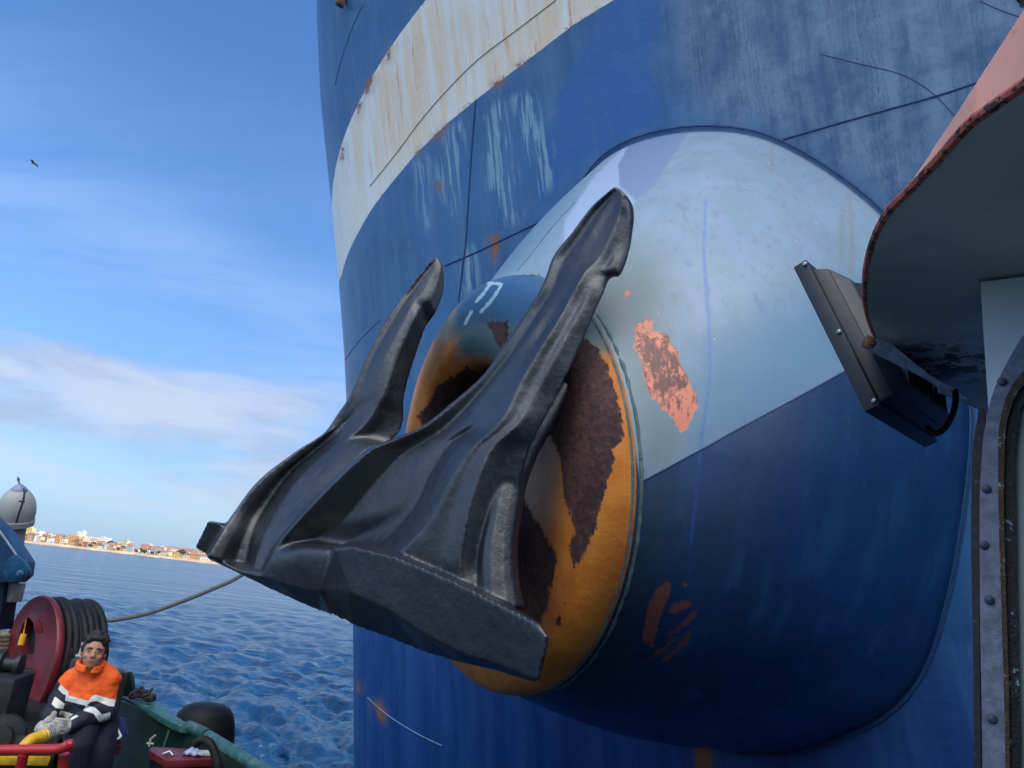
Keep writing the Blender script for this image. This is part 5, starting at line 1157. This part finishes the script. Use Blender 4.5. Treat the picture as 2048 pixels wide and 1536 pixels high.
# jacket
jt = [([Q(186, 1352, 5.44), Q(182, 1385, 5.42), Q(174, 1425, 5.40), Q(170, 1446, 5.38)], [.120, .148, .158, .152]), ([sh_l, Q(132, 1380, 5.38), el_l, wr_l], [.082, .078, .070, .058]),
      ([sh_r, Q(213, 1392, 5.42), el_r, fo_r, wr_r], [.074, .072, .074, .066, .056]), ([sh_l, Q(186, 1350, 5.46), sh_r], [.082, .105, .082])]
col_ = [H(math.cos(a) * .078, -.02 + math.sin(a) * .070, -.115 - .018 * math.sin(a)) for a in np.linspace(math.pi * .62, math.pi * 2.38, 22)]
jt.append((col_, .017)); jt.append(([p + hu * .028 + (p - H(0, -.02, -.115)) * .06 for p in col_], .014))
jm_ = organic(jt, .0085, 3)
Vj = verts(jm_); nj = np.array([v.normal[:] for v in jm_.vertices])
fold = np.array([mn.fractal(Vector((p[0] * 9, p[1] * 9, p[2] * 14)), .9, 2.1, 3) for p in Vj])
setverts(jm_, Vj + nj * (fold * .010)[:, None])
navy = paint('jacket_navy', (.010, .012, .030), .75, scale=15, bumpS=.3); oran, t, S = newmat('jacket_orange'); o = t.pos(); S(base=t.mix(t.noise(o, 9, 4, .6), (.88, .10, .008), (.98, .14, .012)), rough=.7, normal=t.bump(t.noise(o, 14, 4, .6), .35, .02))
refl = paint('reflective_tape', (.66, .68, .66), .5, scale=30, bumpS=.2, var=.1)
bands = [[(132, 1390), (150, 1394), (173, 1401), (186, 1397), (180, 1405), (172, 1412), (150, 1406), (130, 1401)], [(180, 1396), (191, 1389), (217, 1397), (232, 1399), (228, 1413), (217, 1412), (194, 1402), (180, 1404)],
         [(121, 1369), (137, 1383), (136, 1392), (126, 1388), (116, 1378)], [(110, 1393), (129, 1407), (127, 1418), (112, 1416), (103, 1408)],
         [(121, 1421), (140, 1426), (158, 1432), (143, 1440), (118, 1431)], [(173, 1411), (190, 1415), (205, 1429), (222, 1424), (220, 1438), (199, 1445), (187, 1427), (166, 1421)]]
orp = [(60, 1250), (300, 1250), (300, 1402), (217, 1397), (191, 1389), (181, 1396), (173, 1401), (132, 1390), (121, 1369), (100, 1340)]
X1, Y1, d1 = proj(verts(jm_))
fattr(jm_, 'orange', sdf(X1, Y1, orp)); fattr(jm_, 'tape', np.min([sdf(X1, Y1, b_) for b_ in bands], 0))
jk, t, S = newmat('jacket_cloth'); o = t.pos(); wv = t.noise(o, 14, 4, .6)
c = t.mix(t.step(t.attr('orange'), -.3, .3), t.mix(wv, (.88, .10, .008), (1.0, .15, .012)), (.009, .011, .028))
tp = t.step(t.attr('tape'), -.3, .3); c = t.mix(tp, t.mix(t.noise(o, 60, 2), (.58, .60, .58), (.80, .82, .80)), c)
S(base=c, rough=.7, normal=t.bump(wv, .35, .02)); jo = obj('jacket', jm_, jk, man)
tr = [([pel + [-.05, 0, .03], Q(160, 1468, 5.12), Q(150, 1560, 5.10), Q(148, 1640, 5.14)], [.125, .105, .08, .07]), ([pel + [.05, 0, .03], Q(196, 1500, 5.30), Q(190, 1570, 5.28), Q(188, 1660, 5.3)], [.135, .115, .09, .075]), ([pel + [-.02, 0, -.02], pel + [.04, 0, .06]], [.15, .14])]
obj('trousers', organic(tr, .012, 3), navy, man)
gv = paint('glove_grey', (.42, .41, .40), .85, wear=(.25, .25, .25), wamt=.62, scale=25, bumpS=.5)
def glove(wr, kn, side, curl, name='glove'):
    """palm from wrist to knuckles, four fingers of different length and a thumb on the palm's side"""
    ax_ = kn - wr; L_ = np.linalg.norm(ax_); ax_ /= L_; sd = side - ax_ * side.dot(ax_); sd /= np.linalg.norm(sd); nn = np.cross(ax_, sd)
    if nn[2] > 0: nn = -nn
    tb_ = [([wr - ax_ * .03, wr + ax_ * .01], [.036, .036])]
    for s_, l_ in ((-1.5, .060), (-.5, .072), (.5, .068), (1.5, .054)):
        k0 = wr + ax_ * L_ + sd * s_ * .019; tb_.append(([wr + ax_ * .02 + sd * s_ * .015, k0], [.017, .013]))
        k1 = k0 + (ax_ * math.cos(curl * .6) + nn * math.sin(curl * .6)) * l_ * .45; k2 = k1 + (ax_ * math.cos(curl * 1.5) + nn * math.sin(curl * 1.5)) * l_ * .33; k3 = k2 + (ax_ * math.cos(curl * 2.3) + nn * math.sin(curl * 2.3)) * l_ * .27
        tb_.append(([k0, k1, k2, k3], [.0115, .0105, .0095, .008]))
    t0_ = wr + ax_ * .02 - sd * .028; tb_.append(([t0_, t0_ + ax_ * .030 - sd * .022 + nn * .01, t0_ + ax_ * .058 - sd * .026 + nn * .02], [.016, .013, .010]))
    o_ = obj(name, organic(tb_, .0042, 1), gv, man); return o_
glove(Q(99, 1438, 5.16), Q(88, 1458, 5.10), np.array([1., .2, 0]), .35)
glove(Q(143, 1452, 5.04), Q(122, 1449, 4.98), np.array([.1, .3, 1.]), .8)

# little dark lamp bracket peeking into the top right corner above the salmon edge
m = MB(); m.tube([P(2060, -30, 1.5), P(2052, -8, 1.5), P(2046, 12, 1.5)], [.014, .012, .006], 10); m.tube([P(2034, -14, 1.5), P(2040, 0, 1.5), P(2050, 6, 1.5)], .006, 8)
tag(m.build('hook', darkm), 'small black hooked fitting in the top right corner above the salmon edge', 'hook')
